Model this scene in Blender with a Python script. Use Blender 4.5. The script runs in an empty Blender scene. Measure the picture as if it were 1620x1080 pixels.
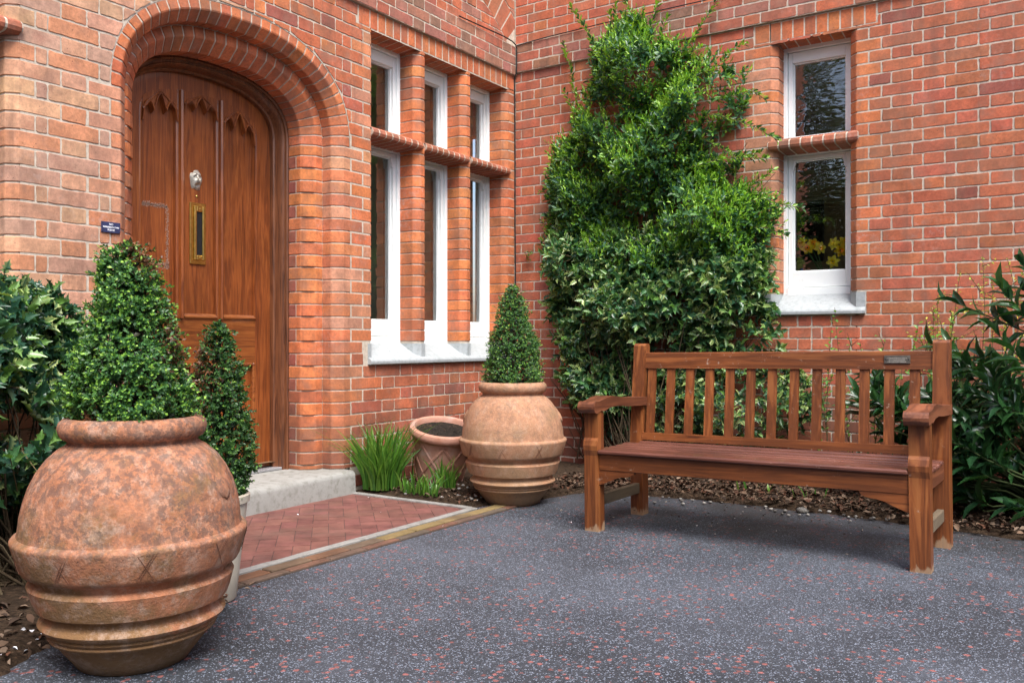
import bpy, math, random
import numpy as np
from mathutils import Vector, Matrix, noise as mnoise

# ------------------------------------------------------------------ camera, light, exposure
S = bpy.context.scene
C = S.collection
cam_data = bpy.data.cameras.new("camera")
cam = bpy.data.objects.new("camera", cam_data); C.objects.link(cam)
cam_data.sensor_width = 36.0
cam_data.lens = 1383.0 / 1620.0 * 36.0
cam_data.clip_start = 0.05; cam_data.clip_end = 500
cam.location = (3.787, -5.816, 0.93)
cam.rotation_euler = (math.radians(90), 0, 0.5805)
S.camera = cam

W = bpy.data.worlds.new("World"); S.world = W; W.use_nodes = True
wn = W.node_tree; wn.nodes.clear()
sky = wn.nodes.new('ShaderNodeTexSky'); sky.sky_type = 'NISHITA'; sky.sun_disc = False
SUN_EL, SUN_AZ = math.radians(58), math.radians(128)      # azimuth clockwise from +Y
sky.sun_elevation = SUN_EL; sky.sun_rotation = SUN_AZ
sky.air_density = 1.0; sky.dust_density = 3.5; sky.ozone_density = 1.0
bg = wn.nodes.new('ShaderNodeBackground'); bg.inputs[1].default_value = 0.14
wo = wn.nodes.new('ShaderNodeOutputWorld')
wn.links.new(sky.outputs[0], bg.inputs[0]); wn.links.new(bg.outputs[0], wo.inputs[0])

sun_d = bpy.data.lights.new("sun", 'SUN'); sun_d.energy = 2.0; sun_d.angle = math.radians(34)
sun_d.color = (1.0, 0.985, 0.96)
sun = bpy.data.objects.new("sun", sun_d); C.objects.link(sun)
sv = Vector((math.sin(SUN_AZ)*math.cos(SUN_EL), math.cos(SUN_AZ)*math.cos(SUN_EL), math.sin(SUN_EL)))
sun.rotation_euler = sv.to_track_quat('Z', 'Y').to_euler()

S.view_settings.view_transform = 'Standard'; S.view_settings.look = 'None'
S.view_settings.gamma = 1; S.view_settings.use_curve_mapping = False
S.view_settings.exposure = 1.18

RNG = np.random.default_rng(7)
random.seed(7)
PI = math.pi

# ------------------------------------------------------------------ object helpers
def thing(name, label, cat, loc=(0, 0, 0), group=None, rz=0):
    o = bpy.data.objects.new(name, None); C.objects.link(o)
    o.empty_display_size = .1
    o.location = loc; o.rotation_euler = (0, 0, rz)
    o['label'] = label; o['category'] = cat
    if group: o['group'] = group
    return o
def tag(o, label, cat, group=None):
    o['label'] = label; o['category'] = cat
    if group: o['group'] = group
    return o
def struct(o, kind='structure'):
    o['kind'] = kind; return o

class MB:
    """collects polygons with one colour per vertex and one material slot per face"""
    def __init__(s): s.v = []; s.f = []; s.c = []; s.m = []
    def add(s, vs, fs, col=(1, 1, 1), mi=0):
        b = len(s.v); s.v.extend([tuple(p) for p in vs])
        if len(col) and not hasattr(col[0], '__len__'): s.c.extend([tuple(col[:3])] * len(vs))
        else: s.c.extend([tuple(q[:3]) for q in col])
        for f in fs: s.f.append(tuple(b + i for i in f)); s.m.append(mi)
    def box(s, lo, hi, col=(1, 1, 1), mi=0, bev=0.0, M=None):
        x0, y0, z0 = lo; x1, y1, z1 = hi
        b = min(bev, abs(x1-x0)/2.01, abs(y1-y0)/2.01, abs(z1-z0)/2.01)
        if b <= 0:
            vs = [(x, y, z) for x in (x0, x1) for y in (y0, y1) for z in (z0, z1)]
            fs = [(0, 1, 3, 2), (4, 6, 7, 5), (0, 4, 5, 1), (2, 3, 7, 6), (0, 2, 6, 4), (1, 5, 7, 3)]
        else:
            import itertools
            vs = []; idx = {}
            lo_ = (x0, y0, z0); hi_ = (x1, y1, z1)
            for c in itertools.product((0, 1), repeat=3):
                for a in range(3):      # vertex on face with axis a extreme, inset on the others
                    p = [0, 0, 0]
                    for k in range(3):
                        e = (lo_, hi_)[c[k]][k]
                        if k != a: e += b if c[k] == 0 else -b
                        p[k] = e
                    idx[(c, a)] = len(vs); vs.append(tuple(p))
            fs = []
            for a in range(3):
                o1, o2 = [k for k in range(3) if k != a]
                for e in (0, 1):
                    q = []
                    for (u, w) in ((0, 0), (1, 0), (1, 1), (0, 1)):
                        c = [0, 0, 0]; c[a] = e; c[o1] = u; c[o2] = w; q.append(idx[(tuple(c), a)])
                    fs.append(tuple(q))
            for a in range(3):          # edges parallel to axis a
                o1, o2 = [k for k in range(3) if k != a]
                for u in (0, 1):
                    for w in (0, 1):
                        c0 = [0, 0, 0]; c1 = [0, 0, 0]; c1[a] = 1
                        c0[o1] = c1[o1] = u; c0[o2] = c1[o2] = w
                        fs.append((idx[(tuple(c0), o1)], idx[(tuple(c0), o2)], idx[(tuple(c1), o2)], idx[(tuple(c1), o1)]))
            for c in itertools.product((0, 1), repeat=3):
                fs.append(tuple(idx[(c, a)] for a in range(3)))
        if M is not None: vs = [M @ Vector(p) for p in vs]
        s.add(vs, fs, col, mi)
    def prism(s, poly, axis, a0, a1, col=(1, 1, 1), mi=0, M=None):
        """poly: 2-D outline in the two axes other than `axis`, extruded from a0 to a1"""
        o = [k for k in range(3) if k != axis]; n = len(poly); vs = []
        for a in (a0, a1):
            for p in poly:
                q = [0, 0, 0]; q[axis] = a; q[o[0]] = p[0]; q[o[1]] = p[1]; vs.append(tuple(q))
        fs = [tuple(range(n)), tuple(range(2*n-1, n-1, -1))]
        fs += [(i, (i+1) % n, n+(i+1) % n, n+i) for i in range(n)]
        if M is not None: vs = [M @ Vector(p) for p in vs]
        s.add(vs, fs, col, mi)
    def tube(s, pts, r, n=6, col=(1, 1, 1), mi=0, cap=True):
        pts = [Vector(p) for p in pts]; k = len(pts)
        if not hasattr(r, '__len__'): r = [r]*k
        vs = []; up = None
        for i, p in enumerate(pts):
            d = (pts[min(i+1, k-1)] - pts[max(i-1, 0)])
            d = d.normalized() if d.length > 1e-9 else Vector((0, 0, 1))
            if up is None:
                up = Vector((0, 0, 1)) if abs(d.z) < .9 else Vector((1, 0, 0))
            a = d.cross(up)
            if a.length < 1e-6: a = d.orthogonal()
            a.normalize(); b = a.cross(d).normalized(); up = b
            for j in range(n):
                t = 2*PI*j/n; vs.append(p + a*math.cos(t)*r[i] + b*math.sin(t)*r[i])
        fs = [(i*n+j, i*n+(j+1) % n, (i+1)*n+(j+1) % n, (i+1)*n+j) for i in range(k-1) for j in range(n)]
        if cap: fs += [tuple(range(n)), tuple(range((k-1)*n, k*n))]
        s.add(vs, fs, col, mi)
    def lathe(s, prof, n=64, col=(1, 1, 1), mi=0, center=(0, 0), wob=0.0, seed=0):
        vs = []
        for r, z in prof:
            for j in range(n):
                t = 2*PI*j/n; rr = r
                if wob: rr = r*(1 + wob*mnoise.noise(Vector((math.cos(t)*1.3+seed, math.sin(t)*1.3, z*4))))
                vs.append((center[0]+rr*math.cos(t), center[1]+rr*math.sin(t), z))
        k = len(prof)
        fs = [(i*n+j, i*n+(j+1) % n, (i+1)*n+(j+1) % n, (i+1)*n+j) for i in range(k-1) for j in range(n)]
        s.add(vs, fs, col, mi)
    def build(s, name, mats, parent=None, smooth=False, loc=None, auto=None):
        me = bpy.data.meshes.new(name)
        me.from_pydata(s.v, [], s.f)
        if not isinstance(mats, (list, tuple)): mats = [mats]
        for m in mats: me.materials.append(m)
        if len(mats) > 1: me.polygons.foreach_set('material_index', s.m)
        ca = me.color_attributes.new('Col', 'FLOAT_COLOR', 'POINT')
        arr = np.ones((len(s.v), 4), dtype=np.float32); arr[:, :3] = np.array(s.c, dtype=np.float32).reshape(-1, 3)
        ca.data.foreach_set('color', arr.ravel())
        if smooth: me.polygons.foreach_set('use_smooth', [True]*len(me.polygons))
        me.update()
        o = bpy.data.objects.new(name, me); C.objects.link(o)
        if smooth and auto:
            me.set_sharp_from_angle(angle=math.radians(auto))
        if loc is not None: o.location = loc
        if parent is not None: o.parent = parent
        return o

# ------------------------------------------------------------------ materials
class NT:
    def __init__(s, name):
        s.m = bpy.data.materials.new(name); s.m.use_nodes = True
        s.t = s.m.node_tree; s.t.nodes.clear()
        s.out = s.n('ShaderNodeOutputMaterial'); s.b = s.n('ShaderNodeBsdfPrincipled')
        s.l(s.b.outputs[0], s.out.inputs[0])
        s.tc = s.n('ShaderNodeTexCoord')
    def n(s, t, **k):
        x = s.t.nodes.new(t)
        for a, b in k.items(): setattr(x, a, b)
        return x
    def l(s, a, b): s.t.links.new(a, b)
    def mapping(s, scale=(1, 1, 1), src=None):
        m = s.n('ShaderNodeMapping'); m.inputs['Scale'].default_value = scale
        s.l(src if src is not None else s.tc.outputs['Object'], m.inputs['Vector']); return m.outputs[0]
    def noise(s, scale, vec=None, detail=6, rough=.6, dist=0.0):
        x = s.n('ShaderNodeTexNoise'); x.inputs['Scale'].default_value = scale
        x.inputs['Detail'].default_value = detail; x.inputs['Roughness'].default_value = rough
        x.inputs['Distortion'].default_value = dist
        s.l(vec if vec is not None else s.tc.outputs['Object'], x.inputs['Vector']); return x.outputs['Fac']
    def voro(s, scale, vec=None, feature='F1', rnd=1.0):
        x = s.n('ShaderNodeTexVoronoi'); x.feature = feature; x.inputs['Scale'].default_value = scale
        x.inputs['Randomness'].default_value = rnd
        s.l(vec if vec is not None else s.tc.outputs['Object'], x.inputs['Vector']); return x
    def ramp(s, fac, stops, interp='LINEAR'):
        x = s.n('ShaderNodeValToRGB'); x.color_ramp.interpolation = interp
        e = x.color_ramp.elements
        while len(e) < len(stops): e.new(.5)
        for i, (p, c) in enumerate(stops):
            e[i].position = p
            e[i].color = (c, c, c, 1) if not hasattr(c, '__len__') else (*c, 1)
        s.l(fac, x.inputs[0]); return x.outputs[0]
    def mix(s, fac, a, b, mode='MIX'):
        x = s.n('ShaderNodeMix'); x.data_type = 'RGBA'; x.blend_type = mode
        for inp, v in ((x.inputs[0], fac), (x.inputs[6], a), (x.inputs[7], b)):
            if isinstance(v, bpy.types.NodeSocket): s.l(v, inp)
            elif hasattr(v, '__len__'): inp.default_value = (*v[:3], 1)
            elif inp.type == 'RGBA': inp.default_value = (v, v, v, 1)
            else: inp.default_value = v
        return x.outputs[2]
    def math(s, op, a, b=0.0, clamp=False):
        x = s.n('ShaderNodeMath', operation=op); x.use_clamp = clamp
        for i, v in enumerate((a, b)):
            if isinstance(v, bpy.types.NodeSocket): s.l(v, x.inputs[i])
            else: x.inputs[i].default_value = v
        return x.outputs[0]
    def attr(s, name='Col'):
        x = s.n('ShaderNodeAttribute'); x.attribute_name = name; return x.outputs['Color']
    def sep(s, vec=None):
        x = s.n('ShaderNodeSeparateXYZ'); s.l(vec if vec is not None else s.tc.outputs['Object'], x.inputs[0]); return x.outputs
    def bump(s, h, strength=.3, dist=.01):
        x = s.n('ShaderNodeBump'); x.inputs['Strength'].default_value = strength; x.inputs['Distance'].default_value = dist
        s.l(h, x.inputs['Height']); s.l(x.outputs[0], s.b.inputs['Normal']); return x
    def set(s, color=None, rough=None, spec=None, metal=None, coat=None):
        for k, v in (('Base Color', color), ('Roughness', rough), ('Specular IOR Level', spec), ('Metallic', metal), ('Coat Weight', coat)):
            if v is None: continue
            i = s.b.inputs[k]
            if isinstance(v, bpy.types.NodeSocket): s.l(v, i)
            elif hasattr(v, '__len__'): i.default_value = (*v, 1)
            else: i.default_value = v
        return s.m

def m_brick():
    t = NT('fired_brick'); c = t.attr()
    n1 = t.noise(9, detail=5); n2 = t.noise(60, detail=6, rough=.7); n3 = t.noise(2.2, detail=4)
    c = t.mix(1.0, c, t.ramp(n1, [(.3, .72), (.7, 1.25)]), 'MULTIPLY')
    c = t.mix(1.0, c, t.ramp(n2, [(.25, .66), (.5, 1.0), (.75, 1.28)]), 'MULTIPLY')
    c = t.mix(t.ramp(t.noise(6.5, detail=5, rough=.6), [(.50, 0), (.66, .5)]), c, (.29, .16, .115))
    c = t.mix(t.ramp(t.noise(7.5, t.mapping((1, 1, 1.4)), detail=4, rough=.6), [(.56, 0), (.74, .35)]), c, (.31, .105, .075))
    # white bloom and dark specks
    bl = t.math('MULTIPLY', t.ramp(n3, [(.52, 0), (.72, 1)]), t.ramp(t.noise(38, detail=5), [(.5, 0), (.66, 1)]))
    c = t.mix(t.math('MULTIPLY', bl, .45), c, (.52, .40, .36))
    vo = t.voro(55); spk = t.ramp(vo.outputs['Distance'], [(.0, 1), (.10, 1), (.16, 0)])
    spk = t.math('MULTIPLY', spk, t.ramp(t.noise(6), [(.5, 0), (.6, .8)]))
    c = t.mix(spk, c, (.06, .035, .03))
    gr = t.ramp(t.noise(1.3, detail=6, rough=.65), [(.50, 0), (.68, .55)])
    c = t.mix(gr, c, (.17, .115, .075))
    run = t.ramp(t.noise(1.0, t.mapping((9, 9, .9)), detail=5, rough=.6), [(.56, 0), (.68, .45)])
    c = t.mix(run, c, (.13, .075, .055))
    low_dark = t.math('ADD', t.math('MULTIPLY', t.math('SUBTRACT', .88, t.sep()[2]), 1.1), t.math('MULTIPLY', t.math('SUBTRACT', t.noise(4, detail=6), .5), 2.2))  # bricks darken towards the ground: soot and damp, plus shade painted in
    c = t.mix(t.ramp(low_dark, [(.1, 0), (.9, .65)]), c, (.12, .055, .042))
    t.bump(t.math('ADD', t.math('MULTIPLY', n2, .6), t.noise(180, detail=4)), .35, .004)
    return t.set(c, t.ramp(n2, [(.3, .75), (.7, .92)]), .3)
def m_mortar():
    t = NT('lime_mortar'); n = t.noise(45, detail=7, rough=.7); n2 = t.noise(1.7, detail=5)
    c = t.ramp(n, [(.25, (.32, .26, .20)), (.5, (.55, .48, .39)), (.8, (.68, .61, .52))])
    c = t.mix(t.ramp(n2, [(.5, 0), (.70, .45)]), c, (.26, .22, .18))
    vz = t.sep(t.tc.outputs['Object'])
    t.bump(n, .6, .004)
    return t.set(c, .9, .2)
def m_stone(name, base, stain, sc=14):
    t = NT(name); n = t.noise(sc, detail=8, rough=.7); n2 = t.noise(3.3, detail=5)
    c = t.ramp(n, [(.28, stain), (.5, base), (.8, tuple(min(1, x*1.12) for x in base))])
    c = t.mix(t.ramp(n2, [(.5, 0), (.75, .5)]), c, stain)
    vo = t.voro(60); c = t.mix(t.math('MULTIPLY', t.ramp(vo.outputs['Distance'], [(.05, 1), (.13, 0)]), t.ramp(t.noise(9), [(.52, 0), (.62, .7)])), c, (.10, .10, .10))
    t.bump(t.noise(90, detail=6, rough=.7), .35, .004)
    return t.set(c, .8, .3)
def m_wood(name, dark, mid, light, axis='Z', rough=.38, coat=.15, worn=None, ringy=3.0):
    t = NT(name)
    sc = {'Z': (22, 22, 1.3), 'X': (1.3, 22, 22), 'Y': (22, 1.3, 22)}[axis]
    v = t.mapping(sc)
    n = t.noise(1.0, v, detail=5, rough=.55, dist=.6)
    fine = t.noise(6.0, v, detail=5, rough=.7)
    wv = t.n('ShaderNodeMath', operation='SINE'); t.l(t.math('MULTIPLY', n, 14*ringy), wv.inputs[0])
    ring = t.math('MULTIPLY_ADD', wv.outputs[0], .5); t.t.nodes[-1].inputs[2].default_value = .5
    f = t.math('ADD', t.math('MULTIPLY', n, .55), t.math('MULTIPLY', ring, .22))
    f = t.math('ADD', f, t.math('MULTIPLY', fine, .25))
    c = t.ramp(f, [(.30, dark), (.52, mid), (.78, light)])
    blot = t.noise(2.2, detail=4)
    c = t.mix(1.0, c, t.ramp(blot, [(.3, .70), (.7, 1.22)]), 'MULTIPLY')
    r = t.ramp(fine, [(.3, rough), (.8, min(1, rough+.22))])
    if worn:
        z = t.sep()[2]
        lowz = t.math('SUBTRACT', .048, z); lowz = t.math('MULTIPLY', lowz, 20)
        w = t.math('ADD', lowz, t.math('MULTIPLY', t.math('SUBTRACT', t.noise(13, t.mapping((1, 1, .35)), detail=6), .5), 4.5))
        w = t.ramp(w, [(.35, 0), (.65, 1)])
        c = t.mix(t.math('MULTIPLY', w, .62), c, worn)
        sc_ = t.math('MULTIPLY', t.ramp(t.noise(34, t.mapping((1, 1.6, 1)), detail=5, rough=.75), [(.62, 0), (.68, .7)]), t.ramp(t.noise(4.1), [(.50, 0), (.58, 1)]))
        c = t.mix(sc_, c, (.42, .33, .26))
    t.bump(fine, .18, .003)
    return t.set(c, r, .45, coat=coat)
def m_terra(name='weathered_terracotta', lk=.62, buff=0.0):
    t = NT(name); n = t.noise(9, detail=8, rough=.7); n2 = t.noise(30, detail=8, rough=.75)
    c = t.ramp(n, [(.28, (.26, .105, .052)), (.5, (.42, .175, .092)), (.72, (.50, .26, .165))])
    c = t.mix(1.0, c, t.ramp(n2, [(.3, .72), (.7, 1.2)]), 'MULTIPLY')
    z = t.sep()[2]
    # ochre-brown staining, strongest low down and round the bands
    st_ = t.math('ADD', t.noise(5, detail=8, rough=.72), t.math('MULTIPLY', t.math('SUBTRACT', .34, z), .32))
    c = t.mix(t.ramp(st_, [(.44, 0), (.58, .85)]), c, (.19, .115, .05))
    c = t.mix(t.ramp(t.noise(16, detail=9, rough=.8), [(.50, 0), (.62, .55)]), c, (.50, .36, .28))
    sh = t.ramp(z, [(.30, .10), (.40, 1.0)])
    area_ = t.ramp(t.noise(3.0, detail=4), [(.33, .05), (.46, 1)])
    l1 = t.ramp(t.noise(46, detail=7, rough=.72, dist=.0), [(.47, 0), (.54, 1)])
    l2 = t.ramp(t.noise(70, detail=5, rough=.7), [(.49, 0), (.57, .9)])
    lich = t.math('MULTIPLY', t.math('MAXIMUM', l1, t.math('MULTIPLY', l2, .6)), t.math('MULTIPLY', area_, sh))
    c = t.mix(buff, c, t.ramp(n, [(.3, (.36, .22, .13)), (.6, (.50, .31, .19))]))
    c = t.mix(t.ramp(t.noise(20, t.mapping((1, 1, .3)), detail=6, rough=.7), [(.52, 0), (.66, .35)]), c, (.20, .15, .11))
    c = t.mix(t.math('MULTIPLY', lich, lk), c, (.085, .066, .062))
    sp = t.ramp(t.voro(48).outputs['Distance'], [(.07, 1), (.13, 0)])
    c = t.mix(t.math('MULTIPLY', sp, t.ramp(t.noise(7), [(.5, 0), (.56, .7)])), c, (.08, .055, .045))
    al = t.math('ADD', t.math('MULTIPLY', t.math('SUBTRACT', .10, z), 5.0), t.math('SUBTRACT', t.noise(8, detail=8, rough=.75), .35))
    c = t.mix(t.ramp(al, [(.12, 0), (.7, .62)]), c, (.085, .062, .040))
    t.bump(t.math('ADD', n2, t.math('MULTIPLY', t.noise(120, detail=4), .6)), .5, .006)
    return t.set(c, .88, .2)
def m_asphalt():
    t = NT('worn_asphalt')
    big = t.noise(.9, detail=6, rough=.6); mid = t.noise(4.5, detail=5)
    base = t.ramp(t.noise(60, detail=7, rough=.8), [(.25, (.021, .024, .031)), (.55, (.053, .060, .073)), (.8, (.094, .107, .128))])
    base = t.mix(1.0, base, t.ramp(big, [(.38, .55), (.62, 1.35)]), 'MULTIPLY')
    v1 = t.voro(150); h1 = t.n('ShaderNodeSeparateColor'); t.l(v1.outputs['Color'], h1.inputs[0])
    thr = t.ramp(mid, [(.35, .04), (.65, .28)])
    pick = t.math('LESS_THAN', h1.outputs[0], thr)
    e1 = t.math('ADD', v1.outputs['Distance'], t.math('MULTIPLY', t.noise(230, detail=2), .35))
    core = t.ramp(e1, [(.42, 1), (.52, 0)])
    c = t.mix(t.math('MULTIPLY', pick, core), base, t.mix(h1.outputs[1], (.12, .15, .20), (.32, .37, .46)))
    v3 = t.voro(260); h3 = t.n('ShaderNodeSeparateColor'); t.l(v3.outputs['Color'], h3.inputs[0])
    c = t.mix(t.math('MULTIPLY', t.math('LESS_THAN', h3.outputs[0], .10), .6), c, (.28, .32, .40))
    nz = t.noise(38, detail=5, rough=.7)
    v2 = t.voro(38); h2 = t.n('ShaderNodeSeparateColor'); t.l(v2.outputs['Color'], h2.inputs[0])
    thr2 = t.ramp(t.noise(3.6, detail=5, rough=.65), [(.42, .08), (.60, .62)])
    pick2 = t.math('LESS_THAN', h2.outputs[0], thr2)
    edge = t.math('ADD', v2.outputs['Distance'], t.math('MULTIPLY', t.noise(110, detail=5, rough=.75), .9))
    core2 = t.ramp(edge, [(.70, 1), (.80, 0)])
    c = t.mix(t.math('MULTIPLY', pick2, core2), c, t.mix(h2.outputs[1], (.13, .055, .052), (.30, .11, .10)))
    # trodden dirt spreading from the beds
    y = t.sep()[1]
    dirt = t.math('ADD', t.math('MULTIPLY', t.math('ADD', y, 1.75), 1.1), t.math('MULTIPLY', t.math('SUBTRACT', t.noise(2.3, detail=7, rough=.65), .5), 3.2))
    c = t.mix(t.ramp(dirt, [(-.0, 0), (.9, .72)]), c, (.032, .029, .028))
    t.bump(t.math('ADD', t.noise(130, detail=5, rough=.7), t.math('MULTIPLY', v1.outputs['Distance'], -.5)), .5, .006)
    return t.set(c, .70, .4)
def m_soil(name='bed_soil', a=(.018, .012, .008), b=(.07, .045, .028)):
    t = NT(name); n = t.noise(40, detail=8, rough=.75)
    c = t.ramp(n, [(.3, a), (.7, b)])
    v = t.voro(45); c = t.mix(t.math('MULTIPLY', t.ramp(v.outputs['Distance'], [(.3, 1), (.45, 0)]), t.ramp(t.noise(12), [(.5, 0), (.62, .6)])), c, (.12, .075, .045))
    t.bump(t.math('ADD', n, v.outputs['Distance']), .8, .02)
    return t.set(c, .95, .15)
def m_path():
    t = NT('red_paver'); v = t.attr()
    n = t.noise(9, detail=7, rough=.65)
    c = t.mix(1.0, v, t.ramp(n, [(.3, .62), (.7, 1.3)]), 'MULTIPLY')
    c = t.mix(t.ramp(t.noise(3.0, detail=6), [(.5, 0), (.7, .5)]), c, (.11, .075, .06))
    t.bump(t.noise(80, detail=6), .3, .003)
    return t.set(c, .75, .35)
def m_leaf(name, rough=.38, trans=.25, spec=.5):
    t = NT(name); c = t.attr()
    c2 = t.mix(1.0, c, t.ramp(t.noise(70, detail=3), [(.3, 1.05), (.7, 1.5)]), 'MULTIPLY')
    t.set(c2, rough, spec)
    tr = t.n('ShaderNodeBsdfTranslucent'); mx = t.n('ShaderNodeMixShader'); mx.inputs[0].default_value = trans
    t.l(t.mix(1.0, c2, (1.6, 1.7, .7), 'MULTIPLY'), tr.inputs[0])
    t.l(t.b.outputs[0], mx.inputs[1]); t.l(tr.outputs[0], mx.inputs[2]); t.l(mx.outputs[0], t.out.inputs[0])
    return t.m
def m_plain(name, col, rough=.6, spec=.4, metal=0, var=.15, sc=20, bump=.1):
    t = NT(name); n = t.noise(sc, detail=5)
    c = t.mix(1.0, col, t.ramp(n, [(.3, 1-var), (.7, 1+var)]), 'MULTIPLY')
    t.bump(n, bump, .003)
    return t.set(c, rough, spec, metal)
def m_vcol(name, rough=.6, spec=.3):
    t = NT(name); n = t.noise(30, detail=5)
    return t.set(t.mix(1.0, t.attr(), t.ramp(n, [(.3, .75), (.7, 1.25)]), 'MULTIPLY'), rough, spec)
def m_white():
    t = NT('white_gloss_paint'); n = t.noise(6, detail=7, rough=.7)
    c = t.ramp(n, [(.28, (.82, .87, .87)), (.5, (.88, .92, .91))])
    d = t.math('MULTIPLY', t.ramp(t.noise(22, detail=7, rough=.8), [(.60, 0), (.68, .6)]), t.ramp(t.noise(3), [(.52, 0), (.62, 1)]))
    c = t.mix(d, c, (.42, .40, .36))
    t.bump(t.noise(40), .08, .002)
    return t.set(c, .38, .5)
def m_glass():
    t = NT('wavy_window_glass')
    t.t.nodes.remove(t.b)
    g = t.n('ShaderNodeBsdfGlossy'); g.inputs['Roughness'].default_value = 0.0
    tr = t.n('ShaderNodeBsdfTransparent'); tr.inputs[0].default_value = (.93, .95, .93, 1)
    fr = t.n('ShaderNodeFresnel'); fr.inputs[0].default_value = 1.5
    b = t.n('ShaderNodeBump'); b.inputs['Strength'].default_value = .30; b.inputs['Distance'].default_value = .006
    t.l(t.noise(7, t.mapping((1, 1, 2.6)), detail=2), b.inputs['Height']); t.l(b.outputs[0], g.inputs['Normal'])
    mx = t.n('ShaderNodeMixShader')
    t.l(t.math('MULTIPLY_ADD', fr.outputs[0], 1.9), mx.inputs[0]); t.t.nodes[-1].inputs[2].default_value = .13
    t.l(tr.outputs[0], mx.inputs[1]); t.l(g.outputs[0], mx.inputs[2]); t.l(mx.outputs[0], t.out.inputs[0])
    return t.m

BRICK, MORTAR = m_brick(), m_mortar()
WHITE, GLASS = m_white(), m_glass()
SILL = m_stone('painted_stone_sill', (.38, .41, .42), (.26, .29, .29), 40)
CONC = m_stone('worn_concrete', (.30, .30, .28), (.18, .175, .15), 22)
KERB = m_stone('kerb_concrete', (.27, .265, .25), (.14, .135, .12))
DOORW = m_wood('door_pine_vertical', (.12, .030, .009), (.235, .062, .015), (.34, .105, .026), 'Z', .28, .35)
DOORH = m_wood('door_pine_horizontal', (.12, .033, .009), (.24, .068, .015), (.34, .115, .026), 'Y', .34, .25)
FRAMEW = m_wood('door_frame_oak', (.055, .018, .008), (.14, .046, .017), (.22, .08, .030), 'Z', .40, .2)
BENX = m_wood('bench_wood_lengthwise', (.070, .019, .005), (.195, .057, .014), (.30, .105, .030), 'X', .42, .12, worn=(.42, .30, .19), ringy=1.6)
BENZ = m_wood('bench_wood_upright', (.072, .019, .005), (.21, .062, .015), (.31, .112, .031), 'Z', .42, .12, worn=(.42, .30, .19), ringy=1.6)
BENY = m_wood('bench_wood_crosswise', (.070, .022, .011), (.16, .052, .022), (.25, .09, .042), 'Y', .42, .12, worn=(.42, .30, .19), ringy=1.6)
BENG = m_wood('bench_wood_greyed', (.05, .035, .022), (.115, .085, .055), (.18, .14, .09), 'Y', .7, .0, ringy=1.2)
BENS = m_wood('bench_wood_seat', (.050, .017, .011), (.125, .043, .028), (.20, .080, .055), 'X', .36, .15, worn=(.42, .30, .19), ringy=1.3)
TERRA = m_terra(); TERRA2 = m_terra('buff_terracotta', .30, .50); ASPH = m_asphalt(); SOIL = m_soil(); PAVE = m_path()
POTSOIL = m_soil('potting_soil', (.012, .010, .009), (.045, .035, .028))
LEAF = m_leaf('waxy_leaf', .36, .22); BOXL = m_leaf('box_leaf', .42, .2); GRASSM = m_leaf('strap_leaf', .4, .3)
HOLLY = m_leaf('holly_leaf', .28, .15, .6); LAUREL = m_leaf('laurel_leaf', .25, .12, .6)
TWIG = m_vcol('twig_bark', .85, .2); LITTER = m_vcol('dead_leaf', .8, .25)
BRASS = m_plain('aged_brass', (.62, .42, .12), .32, .5, 1.0, .25, 30)
PEWTER = m_plain('worn_pewter', (.50, .47, .40), .5, .5, .6, .35, 60, .3)
BLACK = m_plain('black_rubber', (.012, .012, .014), .5, .4)
NAVY = m_plain('navy_enamel', (.030, .038, .10), .35, .5, 0, .2)
LETTER = m_plain('white_enamel_lettering', (.78, .80, .86), .4)
PLASTER = m_plain('interior_plaster', (.50, .43, .28), .85, .2, 0, .08, 3)
FLOORI = m_plain('interior_floor', (.18, .11, .06), .6)
DARKF = m_plain('dark_picture_frame', (.03, .02, .015), .4)

# ------------------------------------------------------------------ brickwork
CR, Z0R, Z0L = .075, 3.05, 3.03
PAIR, STR, HDR = .3585, .239, .1195
def lmap(s, z, d): return (-d, s, z)          # door wall, facing +X
def rmap(s, z, d): return (s, d, z)           # garden wall, facing -Y
def bcol(kind):
    r = random.random()
    if kind == 'orange':
        c = (.53+.08*random.random(), .160+.035*random.random(), .062+.014*random.random())
        if r < .15: c = (.46, .135, .062)
    elif kind == 'red':
        c = (.41+.09*random.random(), .120+.028*random.random(), .062+.014*random.random())
        if r < .15: c = (.45, .135, .068)
        elif r > .96: c = (.29+.05*random.random(), .095, .068)
    elif kind == 'pale':
        c = (.53+.06*random.random(), .290+.035*random.random(), .180+.025*random.random())
        if r < .26: c = (.56, .245, .130)
        elif r > .78: c = (.45+.05*random.random(), .275, .195)
    elif kind == 'grey':
        c = (.33+.06*random.random(), .135+.03*random.random(), .095+.02*random.random())
        if r < .3: c = (.38, .115, .07)
        elif r > .85: c = (.27, .145, .10)
    k = random.uniform(.92, 1.08)
    return tuple(x*k for x in c)
def mixc(a, b, t): return tuple(x*(1-t)+y*t for x, y in zip(a, b))

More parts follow.
